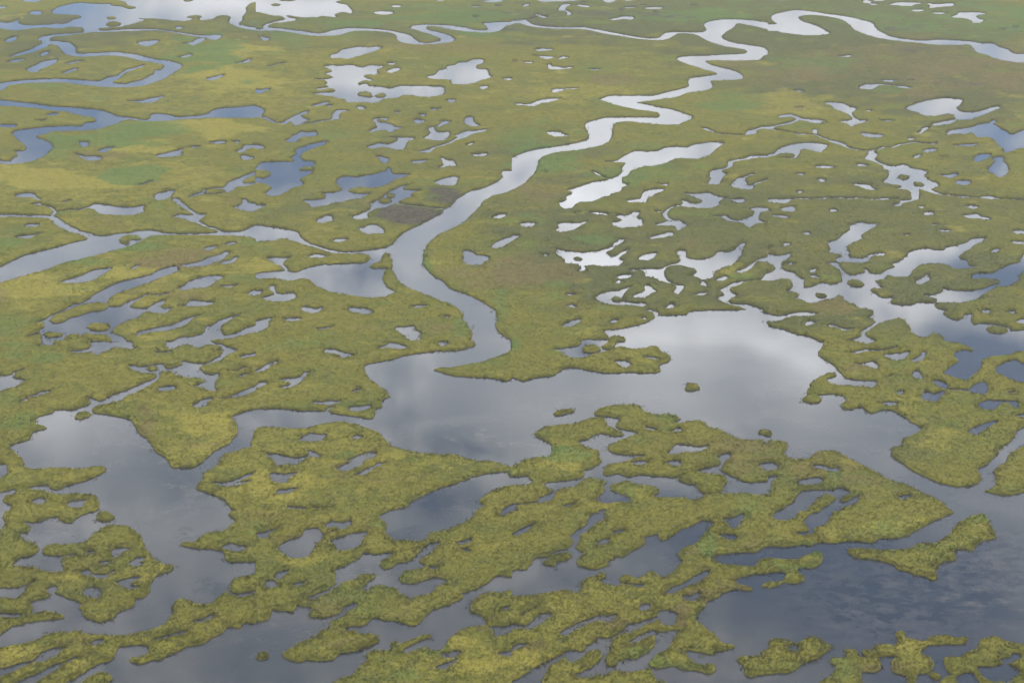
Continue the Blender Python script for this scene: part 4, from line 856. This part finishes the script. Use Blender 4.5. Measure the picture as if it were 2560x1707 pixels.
def veg_colour(nt, pos, K):
    at = nd(nt, 'ShaderNodeAttribute', attribute_name='veg'); sp = nd(nt, 'ShaderNodeSeparateColor'); ln(nt, at.outputs['Color'], sp.inputs[0])
    mp = nd(nt, 'ShaderNodeMapping'); mp.inputs['Scale'].default_value = (.75, 1.35, 1); mp.inputs['Rotation'].default_value = (0, 0, .35); ln(nt, pos, mp.inputs[0])
    big = noise(nt, mp.outputs[0], .035, 5, .62); mid = noise(nt, mp.outputs[0], .16, 5, .66, .4); fin = noise(nt, mp.outputs[0], 1.1, 3, .7)
    c = mixc(nt, ramp(nt, big, .38, .62), K['olive'], K['moss'])
    c = mixc(nt, mth(nt, 'MULTIPLY', ramp(nt, mid, .40, .70), .5), c, K['straw'])
    mo = noise(nt, mp.outputs[0], .42, 4, .7, .3)
    c = mixc(nt, mth(nt, 'MULTIPLY', ramp(nt, mo, .50, .34), .5), c, K['dark'])
    edge = mth(nt, 'SUBTRACT', mid, .5)
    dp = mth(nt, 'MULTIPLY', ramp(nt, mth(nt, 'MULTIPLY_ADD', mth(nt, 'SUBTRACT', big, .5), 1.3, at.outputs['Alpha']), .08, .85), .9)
    c = mixc(nt, dp, c, K['sedge_shade'])  # darker wet sedge, with some cloud shadow painted into the colour
    for ch, col in ((2, 'yellow'), (1, 'heath'), (0, 'green')):
        w = mth(nt, 'MULTIPLY_ADD', mth(nt, 'ADD', edge, mth(nt, 'SUBTRACT', mo, .5)), 1.4, sp.outputs[ch])
        w = mth(nt, 'MULTIPLY', ramp(nt, w, .18, .95), .8)
        w = mth(nt, 'MULTIPLY', w, ramp(nt, sp.outputs[ch], 0, .12))
        c = mixc(nt, w, c, K[col])
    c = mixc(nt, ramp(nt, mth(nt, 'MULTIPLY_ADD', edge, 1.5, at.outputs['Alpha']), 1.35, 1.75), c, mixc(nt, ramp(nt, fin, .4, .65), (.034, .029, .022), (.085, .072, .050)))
    spk = noise(nt, pos, 3.5, 1, .7)
    c = mixc(nt, mth(nt, 'MULTIPLY', ramp(nt, spk, .50, .78), .20), c, K['pale'])
    c = mixc(nt, mth(nt, 'MULTIPLY', ramp(nt, fin, .48, .75), .38), c, K['dark'])
    return c, fin, spk
KC = dict(olive=(.113, .102, .013), moss=(.086, .092, .012), straw=(.142, .121, .020), yellow=(.192, .165, .026), heath=(.108, .082, .028),
          green=(.066, .106, .021), sedge_shade=(.058, .062, .019), pale=(.215, .188, .048), dark=(.052, .058, .013))
def land_mat():
    m, nt, b = mat('marsh_turf')
    g = nd(nt, 'ShaderNodeNewGeometry'); pos = g.outputs['Position']
    c, fin, spk = veg_colour(nt, pos, KC)
    sz = nd(nt, 'ShaderNodeSeparateXYZ'); ln(nt, pos, sz.inputs[0])
    zz = mth(nt, 'MULTIPLY_ADD', mth(nt, 'SUBTRACT', fin, .5), .35, sz.outputs['Z'])
    mud = mth(nt, 'SUBTRACT', 1.0, ramp(nt, zz, .06, .36))
    c = mixc(nt, mud, c, mixc(nt, fin, (.026, .023, .014), (.060, .050, .030)))
    ln(nt, c, b.inputs['Base Color']); b.inputs['Roughness'].default_value = .95; b.inputs['Specular IOR Level'].default_value = .15
    bu = nd(nt, 'ShaderNodeBump'); bu.inputs['Strength'].default_value = .5; bu.inputs['Distance'].default_value = .3
    ln(nt, mth(nt, 'ADD', noise(nt, pos, 1.1, 5, .75), mth(nt, 'MULTIPLY', noise(nt, pos, .3, 3, .6), 1.2)), bu.inputs['Height']); ln(nt, bu.outputs[0], b.inputs['Normal'])
    return m
def grass_mat():
    m, nt, b = mat('sedge_blades')
    at = nd(nt, 'ShaderNodeAttribute', attribute_name='base'); 
    rnd = nd(nt, 'ShaderNodeAttribute', attribute_name='tone')
    c, fin, spk = veg_colour(nt, at.outputs['Vector'], KC)
    c = mixc(nt, mth(nt, 'MULTIPLY', ramp(nt, rnd.outputs['Fac'], .5, 1), .15), c, KC['pale'])
    c = mixc(nt, mth(nt, 'MULTIPLY', ramp(nt, rnd.outputs['Fac'], .35, 0), .15), c, KC['dark'])
    ng = nd(nt, 'ShaderNodeNewGeometry'); vm = nd(nt, 'ShaderNodeVectorMath', operation='ADD'); ln(nt, ng.outputs['Normal'], vm.inputs[0]); vm.inputs[1].default_value = (0, 0, 3.2)
    vn = nd(nt, 'ShaderNodeVectorMath', operation='NORMALIZE'); ln(nt, vm.outputs[0], vn.inputs[0]); ln(nt, vn.outputs[0], b.inputs['Normal'])
    ln(nt, c, b.inputs['Base Color']); b.inputs['Roughness'].default_value = .8; b.inputs['Specular IOR Level'].default_value = .2
    return m
def water_mat():
    m, nt, b = mat('marsh_water')
    g = nd(nt, 'ShaderNodeNewGeometry'); pos = g.outputs['Position']
    at = nd(nt, 'ShaderNodeAttribute', attribute_name='wat'); sp = nd(nt, 'ShaderNodeSeparateColor'); ln(nt, at.outputs['Color'], sp.inputs[0])
    weed, ripl = sp.outputs[0], sp.outputs[1]
    mp = nd(nt, 'ShaderNodeMapping'); mp.inputs['Scale'].default_value = (.7, 1.1, 1); mp.inputs['Rotation'].default_value = (0, 0, .3); ln(nt, pos, mp.inputs[0])
    a = noise(nt, mp.outputs[0], .22, 6, .72, .25); a2 = noise(nt, mp.outputs[0], .035, 3, .6, .6)
    c = mixc(nt, ramp(nt, a2, .35, .7), (.014, .018, .021), (.034, .034, .034))
    wv = mth(nt, 'MULTIPLY', ramp(nt, a, .46, .60), weed)
    c = mixc(nt, wv, c, (.006, .010, .014))
    wv2 = mth(nt, 'MULTIPLY', mth(nt, 'SUBTRACT', 1.0, ramp(nt, a, .33, .45)), sp.outputs[2])
    c = mixc(nt, wv2, c, (.080, .066, .052))
    ln(nt, c, b.inputs['Base Color'])
    b.inputs['IOR'].default_value = 1.40
    cat = noise(nt, mp.outputs[0], .05, 3, .6, .5)
    ri = mth(nt, 'MULTIPLY', ripl, mth(nt, 'MULTIPLY_ADD', ramp(nt, cat, .35, .65), .5, .5))
    ln(nt, mth(nt, 'MULTIPLY_ADD', ri, .07, .035), b.inputs['Roughness'])
    bu = nd(nt, 'ShaderNodeBump'); bu.inputs['Distance'].default_value = .10
    ln(nt, mth(nt, 'MULTIPLY_ADD', ri, .16, .012), bu.inputs['Strength'])
    mp2 = nd(nt, 'ShaderNodeMapping'); mp2.inputs['Scale'].default_value = (1.0, 1.9, 1); mp2.inputs['Rotation'].default_value = (0, 0, -.25); ln(nt, pos, mp2.inputs[0])
    ln(nt, noise(nt, mp2.outputs[0], 1.1, 3, .6), bu.inputs['Height']); ln(nt, bu.outputs[0], b.inputs['Normal'])
    return m
M_land, M_grass, M_water = land_mat(), grass_mat(), water_mat()

# ---------------------------------------------------------------- mesh builders
def grid_object(name, cellmask, zf, material, attrs):
    ii, jj = np.nonzero(cellmask)
    a = ii * NX + jj
    quads = np.stack([a, a + NX, a + NX + 1, a + 1], 1)        # seen from above: counter-clockwise
    used, inv = np.unique(quads, return_inverse=True)
    co = np.stack([GX.ravel()[used], GY.ravel()[used], zf.ravel()[used] if zf is not None else np.zeros(len(used))], 1)
    o = raw_mesh(name, co, inv.reshape(-1), 4, material)
    for an, arr in attrs.items():
        at = o.data.attributes.new(an, 'FLOAT_COLOR', 'POINT')
        k_ = arr.shape[-1]; v = np.ones((len(used), 4), np.float32); v[:, :k_] = arr.reshape(-1, k_)[used]; at.data.foreach_set('color', v.ravel())
    return o
def raw_mesh(name, co, idx, k, material, smooth=True):
    me = bpy.data.meshes.new(name); n = len(idx) // k
    me.vertices.add(len(co)); me.vertices.foreach_set('co', np.asarray(co, np.float32).ravel())
    me.loops.add(len(idx)); me.loops.foreach_set('vertex_index', np.asarray(idx, np.int32).ravel())
    me.polygons.add(n); me.polygons.foreach_set('loop_start', np.arange(n, dtype=np.int32) * k); me.polygons.foreach_set('loop_total', np.full(n, k, np.int32))
    if smooth: me.polygons.foreach_set('use_smooth', np.ones(n, bool))
    me.update(calc_edges=True); me.materials.append(material)
    o = bpy.data.objects.new(name, me); C.objects.link(o); return o

def cellmax(A): return np.maximum(np.maximum(A[:-1, :-1], A[1:, :-1]), np.maximum(A[:-1, 1:], A[1:, 1:]))
def cellmin(A): return np.minimum(np.minimum(A[:-1, :-1], A[1:, :-1]), np.minimum(A[:-1, 1:], A[1:, 1:]))

# water bodies
wat = np.stack([wet, rip, np.clip(wet * .25 + .08, 0, 1)], 2)
for (x, y, rx, ry, s) in SILT:
    q = ((VX - x) / rx) ** 2 + ((VY - y) / ry) ** 2
    wat[:, :, 2] = np.clip(wat[:, :, 2] + s * np.clip(1.2 - q, 0, 1), 0, 1)
shal = np.clip(1 + Dfull / (1.3 + 1.4 * np.clip(fbm(GX / 14, GY / 14, 88, 3) + .3, 0, 1)), 0, 1)
wat[:, :, 2] = np.clip(wat[:, :, 2] + .30 * shal, 0, 1)
wl = spread(wl, Dfull < np.maximum(.9, celld * 1.6), 7)
wc = wl[:-1, :-1].copy()
wc = np.where(wc > 0, wc, np.maximum(np.maximum(wl[1:, :-1], wl[:-1, 1:]), wl[1:, 1:]))
wc[cellmin(Dfull) > np.maximum(.9, celld[:-1, :-1] * 1.6)] = 0
order = np.argsort(wc.ravel(), kind='stable'); sv = wc.ravel()[order]
u, st = np.unique(sv, return_index=True); st = np.append(st, len(sv))
area = GX[:-1, 1:] - GX[:-1, :-1]; area = area * (GY[:-1, :-1] - GY[1:, :-1])
bodies = sorted([(-(st[k + 1] - st[k]), k) for k in range(len(u)) if u[k] > 0])
for rank, (negn, k) in enumerate(bodies):
    msk = np.zeros(wc.size, bool); idc = order[st[k]:st[k + 1]]; msk[idc] = True
    ar = area.ravel()[idc].sum()
    nm = 'river' if rank < 1 else ('lagoon' if ar > 1600 else 'pond')
    o = grid_object(nm, msk.reshape(wc.shape), None, M_water, {'wat': wat}); o['kind'] = 'structure'

# land: the marsh plain (one sheet with its pond beds) and every free-standing islet
cl = np.bincount(ll.ravel()); cl[0] = 0
comp_info = []
edge = set(np.unique(np.concatenate([ll[I0, :], ll[I0 + NYI - 1, :], ll[:, J0], ll[:, J0 + NXI - 1], ll[0], ll[-1], ll[:, 0], ll[:, -1]])))
islet_ids = {}
for c in np.flatnonzero(cl):
    if c in edge or cl[c] > ISLET_MAX: continue
    ii, jj = np.nonzero(ll == c)
    k = (float(VX[0, jj].mean()), float(VY[ii, 0].mean()))
    if not (4 < k[1] < 1564 and 4 < k[0] < 2348): continue
    islet_ids[c] = (k, len(ii), (VX[0, jj].min(), VY[ii, 0].min(), VX[0, jj].max(), VY[ii, 0].max()))
li = np.where(np.isin(ll, list(islet_ids)), ll, 0)
main = (ll > 0) & (li == 0)
both = li.copy(); both[main] = 10 ** 6
both = spread(both, np.ones_like(main), 5)
bc = both[:-1, :-1].copy()
bc[(bc == 10 ** 6)] = 0
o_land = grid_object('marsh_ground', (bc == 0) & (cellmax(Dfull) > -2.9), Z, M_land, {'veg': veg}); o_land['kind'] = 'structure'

# ---------------------------------------------------------------- sedge tufts: bent blades fanned from one foot
def tufts(cells_i, cells_j, per, hscale):
    n = len(cells_i)
    fi, fj = rng.random(n), rng.random(n)
    def bl(A):
        a = A[cells_i, cells_j]; b = A[cells_i, cells_j + 1]; c = A[cells_i + 1, cells_j]; d = A[cells_i + 1, cells_j + 1]
        return (a * (1 - fj) + b * fj) * (1 - fi) + (c * (1 - fj) + d * fj) * fi
    x, y, z, dd = bl(GX), bl(GY), bl(Z), bl(Dfull)
    fringe = (dd > -.25 - 1.3 * rng.random(n) ** 2) & (fbm(x / 9, y / 9, 61, 3) + .35 * vnoise(x / 1.5, y / 1.5, 62) > .02) & (rng.random(n) < .55)
    keep = (dd > .12) | fringe
    z = np.maximum(z, -.02)
    x, y, z = x[keep], y[keep], z[keep]; ci, cj = cells_i[keep], cells_j[keep]; n = len(x)
    low = np.where(dd[keep] > 1.6, .65, 1.0)
    tone = rng.random(n); H = low * hscale * (.22 + .24 * rng.random(n)) * (1 + .5 * vnoise(x / 3, y / 3, 77)); W = .10 + .07 * rng.random(n)
    vs = np.zeros((n, per, 4, 3), np.float32); 
    for k in range(per):
        a = rng.random(n) * 6.283; r = rng.random(n) * .28; lean = H * (.35 + .6 * rng.random(n)); wv = a + 1.57
        bx = x + r * np.cos(a); by = y + r * np.sin(a)
        w = W * .6
        vs[:, k, 0] = np.stack([bx - w * np.cos(wv), by - w * np.sin(wv), z - .08], 1)
        vs[:, k, 1] = np.stack([bx + w * np.cos(wv), by + w * np.sin(wv), z - .08], 1)
        mx = bx + lean * .4 * np.cos(a); my = by + lean * .4 * np.sin(a)
        vs[:, k, 2] = np.stack([mx + w * .8 * np.cos(wv), my + w * .8 * np.sin(wv), z + H * .62], 1)
        vs[:, k, 3] = np.stack([bx + lean * np.cos(a), by + lean * np.sin(a), z + H * (.75 + .2 * rng.random(n))], 1)
    V = vs.reshape(-1, 3); base = np.repeat(np.stack([x, y, z], 1), per * 4, 0)
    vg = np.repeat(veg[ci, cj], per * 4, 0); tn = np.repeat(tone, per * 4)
    return V, base, vg, tn
def grass_object(name, ci, cj, per=5, hs=1.0, parent=None):
    V, base, vg, tn = tufts(ci, cj, per, hs)
    if len(V) == 0: return None
    o = raw_mesh(name, V, np.arange(len(V)), 4, M_grass, smooth=False)
    a = o.data.attributes.new('base', 'FLOAT_VECTOR', 'POINT'); a.data.foreach_set('vector', base.astype(np.float32).ravel())
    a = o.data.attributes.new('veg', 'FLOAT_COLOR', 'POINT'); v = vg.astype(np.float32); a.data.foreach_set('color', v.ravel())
    a = o.data.attributes.new('tone', 'FLOAT', 'POINT'); a.data.foreach_set('value', tn.astype(np.float32))
    o.parent = parent; return o
cd = DIST[:-1, :-1]; cellarea = np.abs(area)
dens = np.clip(2.0 * (400.0 / np.maximum(cd, 290)) ** 2.2, .0, 3.2)          # tufts per square metre
rim = np.clip(1.9 - np.abs(cellmin(Dfull)) * .8, 1, 1.9)
want = cellarea * dens * rim * (cellmax(Dfull) > -1.4) * (cd < 900)
num = np.floor(want + rng.random(want.shape)).astype(int)
mi, mj = np.nonzero((bc == 0) & (num > 0)); rep = num[mi, mj]
g = grass_object('marsh_grass', np.repeat(mi, rep), np.repeat(mj, rep), 4); g['kind'] = 'stuff'
print('GRASS faces', len(g.data.polygons))

def nearest_text(cen):
    return min(ISLETS, key=lambda t: math.hypot(t[0] - cen[0], t[1] - cen[1]))[2]
for c, (cen, n, bb) in islet_ids.items():
    lab = None
    for (x, y, text, nmx) in ISLETS:
        if bb[0] - 5 <= x <= bb[2] + 5 and bb[1] - 5 <= y <= bb[3] + 5 and (lab is None or math.hypot(x - cen[0], y - cen[1]) < lab[1]):
            lab = (text, math.hypot(x - cen[0], y - cen[1]), nmx)
    if lab is None: print('UNLABELLED islet at', [round(v) for v in cen], 'cells', n, 'bb', [round(v) for v in bb])
    nm = lab[2] if lab else 'grass_islet'
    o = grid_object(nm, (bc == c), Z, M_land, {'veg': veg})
    o['label'] = lab[0] if lab else 'low green islet in the marsh water, the one nearest to %s' % nearest_text(cen)
    o['category'] = 'sedge clump' if nm == 'sedge_clump' else 'islet'
    o['group'] = 'grass islets in the marsh water'
    # origin at the islet itself
    co = np.empty(len(o.data.vertices) * 3, np.float32); o.data.vertices.foreach_get('co', co); co = co.reshape(-1, 3)
    mid = co.mean(0) * np.array([1, 1, 0]); o.data.vertices.foreach_set('co', (co - mid).ravel()); o.location = mid.tolist(); o.data.update()
    ci, cj = np.nonzero((bc == c) & (num > 0)); rp = num[ci, cj]
    if nm == 'sedge_clump': rp = rp + 1
    if len(ci):
        gr = grass_object('grass_cover', np.repeat(ci, rp), np.repeat(cj, rp), 5, .75 if nm == 'sedge_clump' else 1.0)
        if gr:
            v = np.empty(len(gr.data.vertices) * 3, np.float32); gr.data.vertices.foreach_get('co', v); v = v.reshape(-1, 3) - mid; gr.data.vertices.foreach_set('co', v.astype(np.float32).ravel()); gr.data.update()
            gr.parent = o; gr['kind'] = 'stuff'

# the plain and its waters run on to the horizon
yf = float(GY[0].max()); xl, xr = float(GX[0, 0]), float(GX[0, -1])
xl0, xr0, y0 = float(GX[-1, 0]), float(GX[-1, -1]), float(GY[-1, 0])
B = 30000.0
pts = [(-B, -B), (B, -B), (B, B), (-B, B), (xl, yf), (xr, yf), (xr0, y0), (xl0, y0)]
fc = [(0, 1, 6, 7), (1, 2, 5, 6), (2, 3, 4, 5), (3, 0, 7, 4)]
o = raw_mesh('outer_plain', [(x, y, .42) for x, y in pts], np.array(fc).ravel(), 4, M_land, False)
o['kind'] = 'structure'
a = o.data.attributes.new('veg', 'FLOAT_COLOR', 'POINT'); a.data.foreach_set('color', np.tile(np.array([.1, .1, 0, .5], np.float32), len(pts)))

# ---------------------------------------------------------------- air
me = bpy.data.meshes.new('haze'); HB = 5000.0
v = [(sx_ * HB, HB * .5 + sy_ * HB, z_) for z_ in (-2.0, ALT + 12) for sx_, sy_ in ((-1, -1), (1, -1), (1, 1), (-1, 1))]
me.from_pydata(v, [], [(3, 2, 1, 0), (4, 5, 6, 7), (0, 1, 5, 4), (1, 2, 6, 5), (2, 3, 7, 6), (3, 0, 4, 7)])
hz = bpy.data.objects.new('haze', me); C.objects.link(hz); hz['kind'] = 'stuff'
hm = bpy.data.materials.new('haze'); hm.use_nodes = True; nt = hm.node_tree; nt.nodes.clear()
pv = nd(nt, 'ShaderNodeVolumePrincipled'); pv.inputs['Color'].default_value = (.88, .93, 1, 1); pv.inputs['Density'].default_value = HAZE
pv.inputs['Anisotropy'].default_value = .1
om = nd(nt, 'ShaderNodeOutputMaterial'); ln(nt, pv.outputs[0], om.inputs['Volume']); me.materials.append(hm)

# ---------------------------------------------------------------- sky
SUN_EL, SUN_AZ = math.radians(48), math.radians(35)       # azimuth clockwise from +Y (view direction)
W = bpy.data.worlds.new('World'); bpy.context.scene.world = W; W.use_nodes = True; nt = W.node_tree
bg = nt.nodes['Background']
sky = nd(nt, 'ShaderNodeTexSky', sky_type='NISHITA'); sky.sun_disc = False; sky.sun_elevation = SUN_EL; sky.sun_rotation = SUN_AZ
sky.altitude = 150; sky.air_density = 1.0; sky.dust_density = .4; sky.ozone_density = 3.0
tc = nd(nt, 'ShaderNodeTexCoord'); sx = nd(nt, 'ShaderNodeSeparateXYZ'); ln(nt, tc.outputs['Generated'], sx.inputs[0])
el = mth(nt, 'MULTIPLY', mth(nt, 'ARCSINE', sx.outputs[2]), 57.2958)
az = mth(nt, 'MULTIPLY', mth(nt, 'ARCTAN2', sx.outputs[0], sx.outputs[1]), 57.2958)
cb = nd(nt, 'ShaderNodeCombineXYZ'); ln(nt, mth(nt, 'MULTIPLY', az, 1.0), cb.inputs[0]); ln(nt, mth(nt, 'MULTIPLY', el, 1.8), cb.inputs[1])
nw = nd(nt, 'ShaderNodeTexNoise'); nw.inputs['Scale'].default_value = .09; nw.inputs['Detail'].default_value = 6; nw.inputs['Roughness'].default_value = .6; ln(nt, cb.outputs[0], nw.inputs[0])
sc = nd(nt, 'ShaderNodeSeparateColor'); ln(nt, nw.outputs['Color'], sc.inputs[0])
azw = mth(nt, 'MULTIPLY_ADD', mth(nt, 'SUBTRACT', sc.outputs[0], .5), 4.5, az)
elw = mth(nt, 'MULTIPLY_ADD', mth(nt, 'SUBTRACT', sc.outputs[1], .5), 3.0, el)
wv_ = nd(nt, 'ShaderNodeCombineXYZ'); ln(nt, azw, wv_.inputs[0]); ln(nt, elw, wv_.inputs[1])
def blob(a, e, sa, se, amp, acc):
    m = nd(nt, 'ShaderNodeVectorMath', operation='MULTIPLY_ADD'); ln(nt, wv_.outputs[0], m.inputs[0])
    m.inputs[1].default_value = (1 / sa, 1 / se, 0); m.inputs[2].default_value = (-a / sa, -e / se, 0)
    q = nd(nt, 'ShaderNodeVectorMath', operation='DOT_PRODUCT'); ln(nt, m.outputs[0], q.inputs[0]); ln(nt, m.outputs[0], q.inputs[1])
    return mth(nt, 'MULTIPLY_ADD', mth(nt, 'POWER', .3679, q.outputs['Value']), amp, acc)
def dir_of(x, y):                   # mirrored view direction of a water point: azimuth, elevation
    gx, gy = ground(x * PW / 2352, y * PW / 2352)
    return math.degrees(math.atan2(gx, gy)), math.degrees(math.atan2(ALT, math.hypot(gx, gy)))
acc = 0.76
for (x, y, rx, ry, amp) in CLOUDS:
    a, e = dir_of(x, y); a2, _ = dir_of(x + rx, y); _, e2 = dir_of(x, y + ry)
    acc = blob(a, e, max(.5, abs(a2 - a)), max(.5, abs(e2 - e)), amp, acc)
n1 = noise(nt, cb.outputs[0], .20, 5, .58); n2 = noise(nt, cb.outputs[0], .045, 2, .5); n3 = noise(nt, cb.outputs[0], .75, 4, .62)
cover = mth(nt, 'ADD', acc, mth(nt, 'MULTIPLY', mth(nt, 'SUBTRACT', n1, .5), 1.0))
cover = mth(nt, 'ADD', cover, mth(nt, 'MULTIPLY', mth(nt, 'SUBTRACT', n2, .5), .5))
cover = mth(nt, 'MULTIPLY_ADD', mth(nt, 'SUBTRACT', n3, .5), 1.45, cover)
cf = ramp(nt, cover, .12, 1.0)
bright = mth(nt, 'MULTIPLY_ADD', ramp(nt, cover, .6, 2.3), CB[1] - CB[0], CB[0])
cu = nd(nt, 'ShaderNodeFloatCurve'); ln(nt, mth(nt, 'DIVIDE', el, 90.0), cu.inputs['Value']); cc_ = cu.mapping.curves[0]
for k_, (e_, v_) in enumerate(ELCURVE):
    if k_ < 2: cc_.points[k_].location = (e_ / 90, v_)
    else: cc_.points.new(e_ / 90, v_)
cu.mapping.update()
elr = cu.outputs[0]
bright = mth(nt, 'MULTIPLY', bright, elr)
cc = nd(nt, 'ShaderNodeVectorMath', operation='SCALE'); cc.inputs[0].default_value = (.95, .972, 1.0); ln(nt, mth(nt, 'DIVIDE', bright, .15), cc.inputs['Scale'])
mx = mixc(nt, cf, sky.outputs[0], cc.outputs[0])
ln(nt, mx, bg.inputs[0]); bg.inputs[1].default_value = .15
W.cycles.sampling_method = 'MANUAL'; W.cycles.sample_map_resolution = 512

sl = bpy.data.lights.new('sun', 'SUN'); sl.energy = SUN; sl.angle = math.radians(9); sl.color = (1, .95, .86)
so = bpy.data.objects.new('sun', sl); C.objects.link(so)
from mathutils import Vector
d = Vector((math.sin(SUN_AZ) * math.cos(SUN_EL), math.cos(SUN_AZ) * math.cos(SUN_EL), math.sin(SUN_EL)))
so.rotation_euler = (-d).to_track_quat('-Z', 'Y').to_euler()

cam = bpy.data.cameras.new('camera'); co_ = bpy.data.objects.new('camera', cam); C.objects.link(co_)
co_.location = (0, 0, ALT); co_.rotation_euler = (math.pi / 2 - PITCH, 0, 0)
cam.sensor_fit = 'HORIZONTAL'; cam.sensor_width = 36; cam.lens = 18 / TW; cam.clip_start = 1; cam.clip_end = 60000
S = bpy.context.scene; S.camera = co_
S.view_settings.view_transform = 'Standard'; S.view_settings.look = 'None'; S.view_settings.exposure = EXPO; S.view_settings.gamma = 1
S.view_settings.use_curve_mapping = False
S.cycles.volume_bounces = 0; S.cycles.max_bounces = 4; S.cycles.diffuse_bounces = 1; S.cycles.glossy_bounces = 2
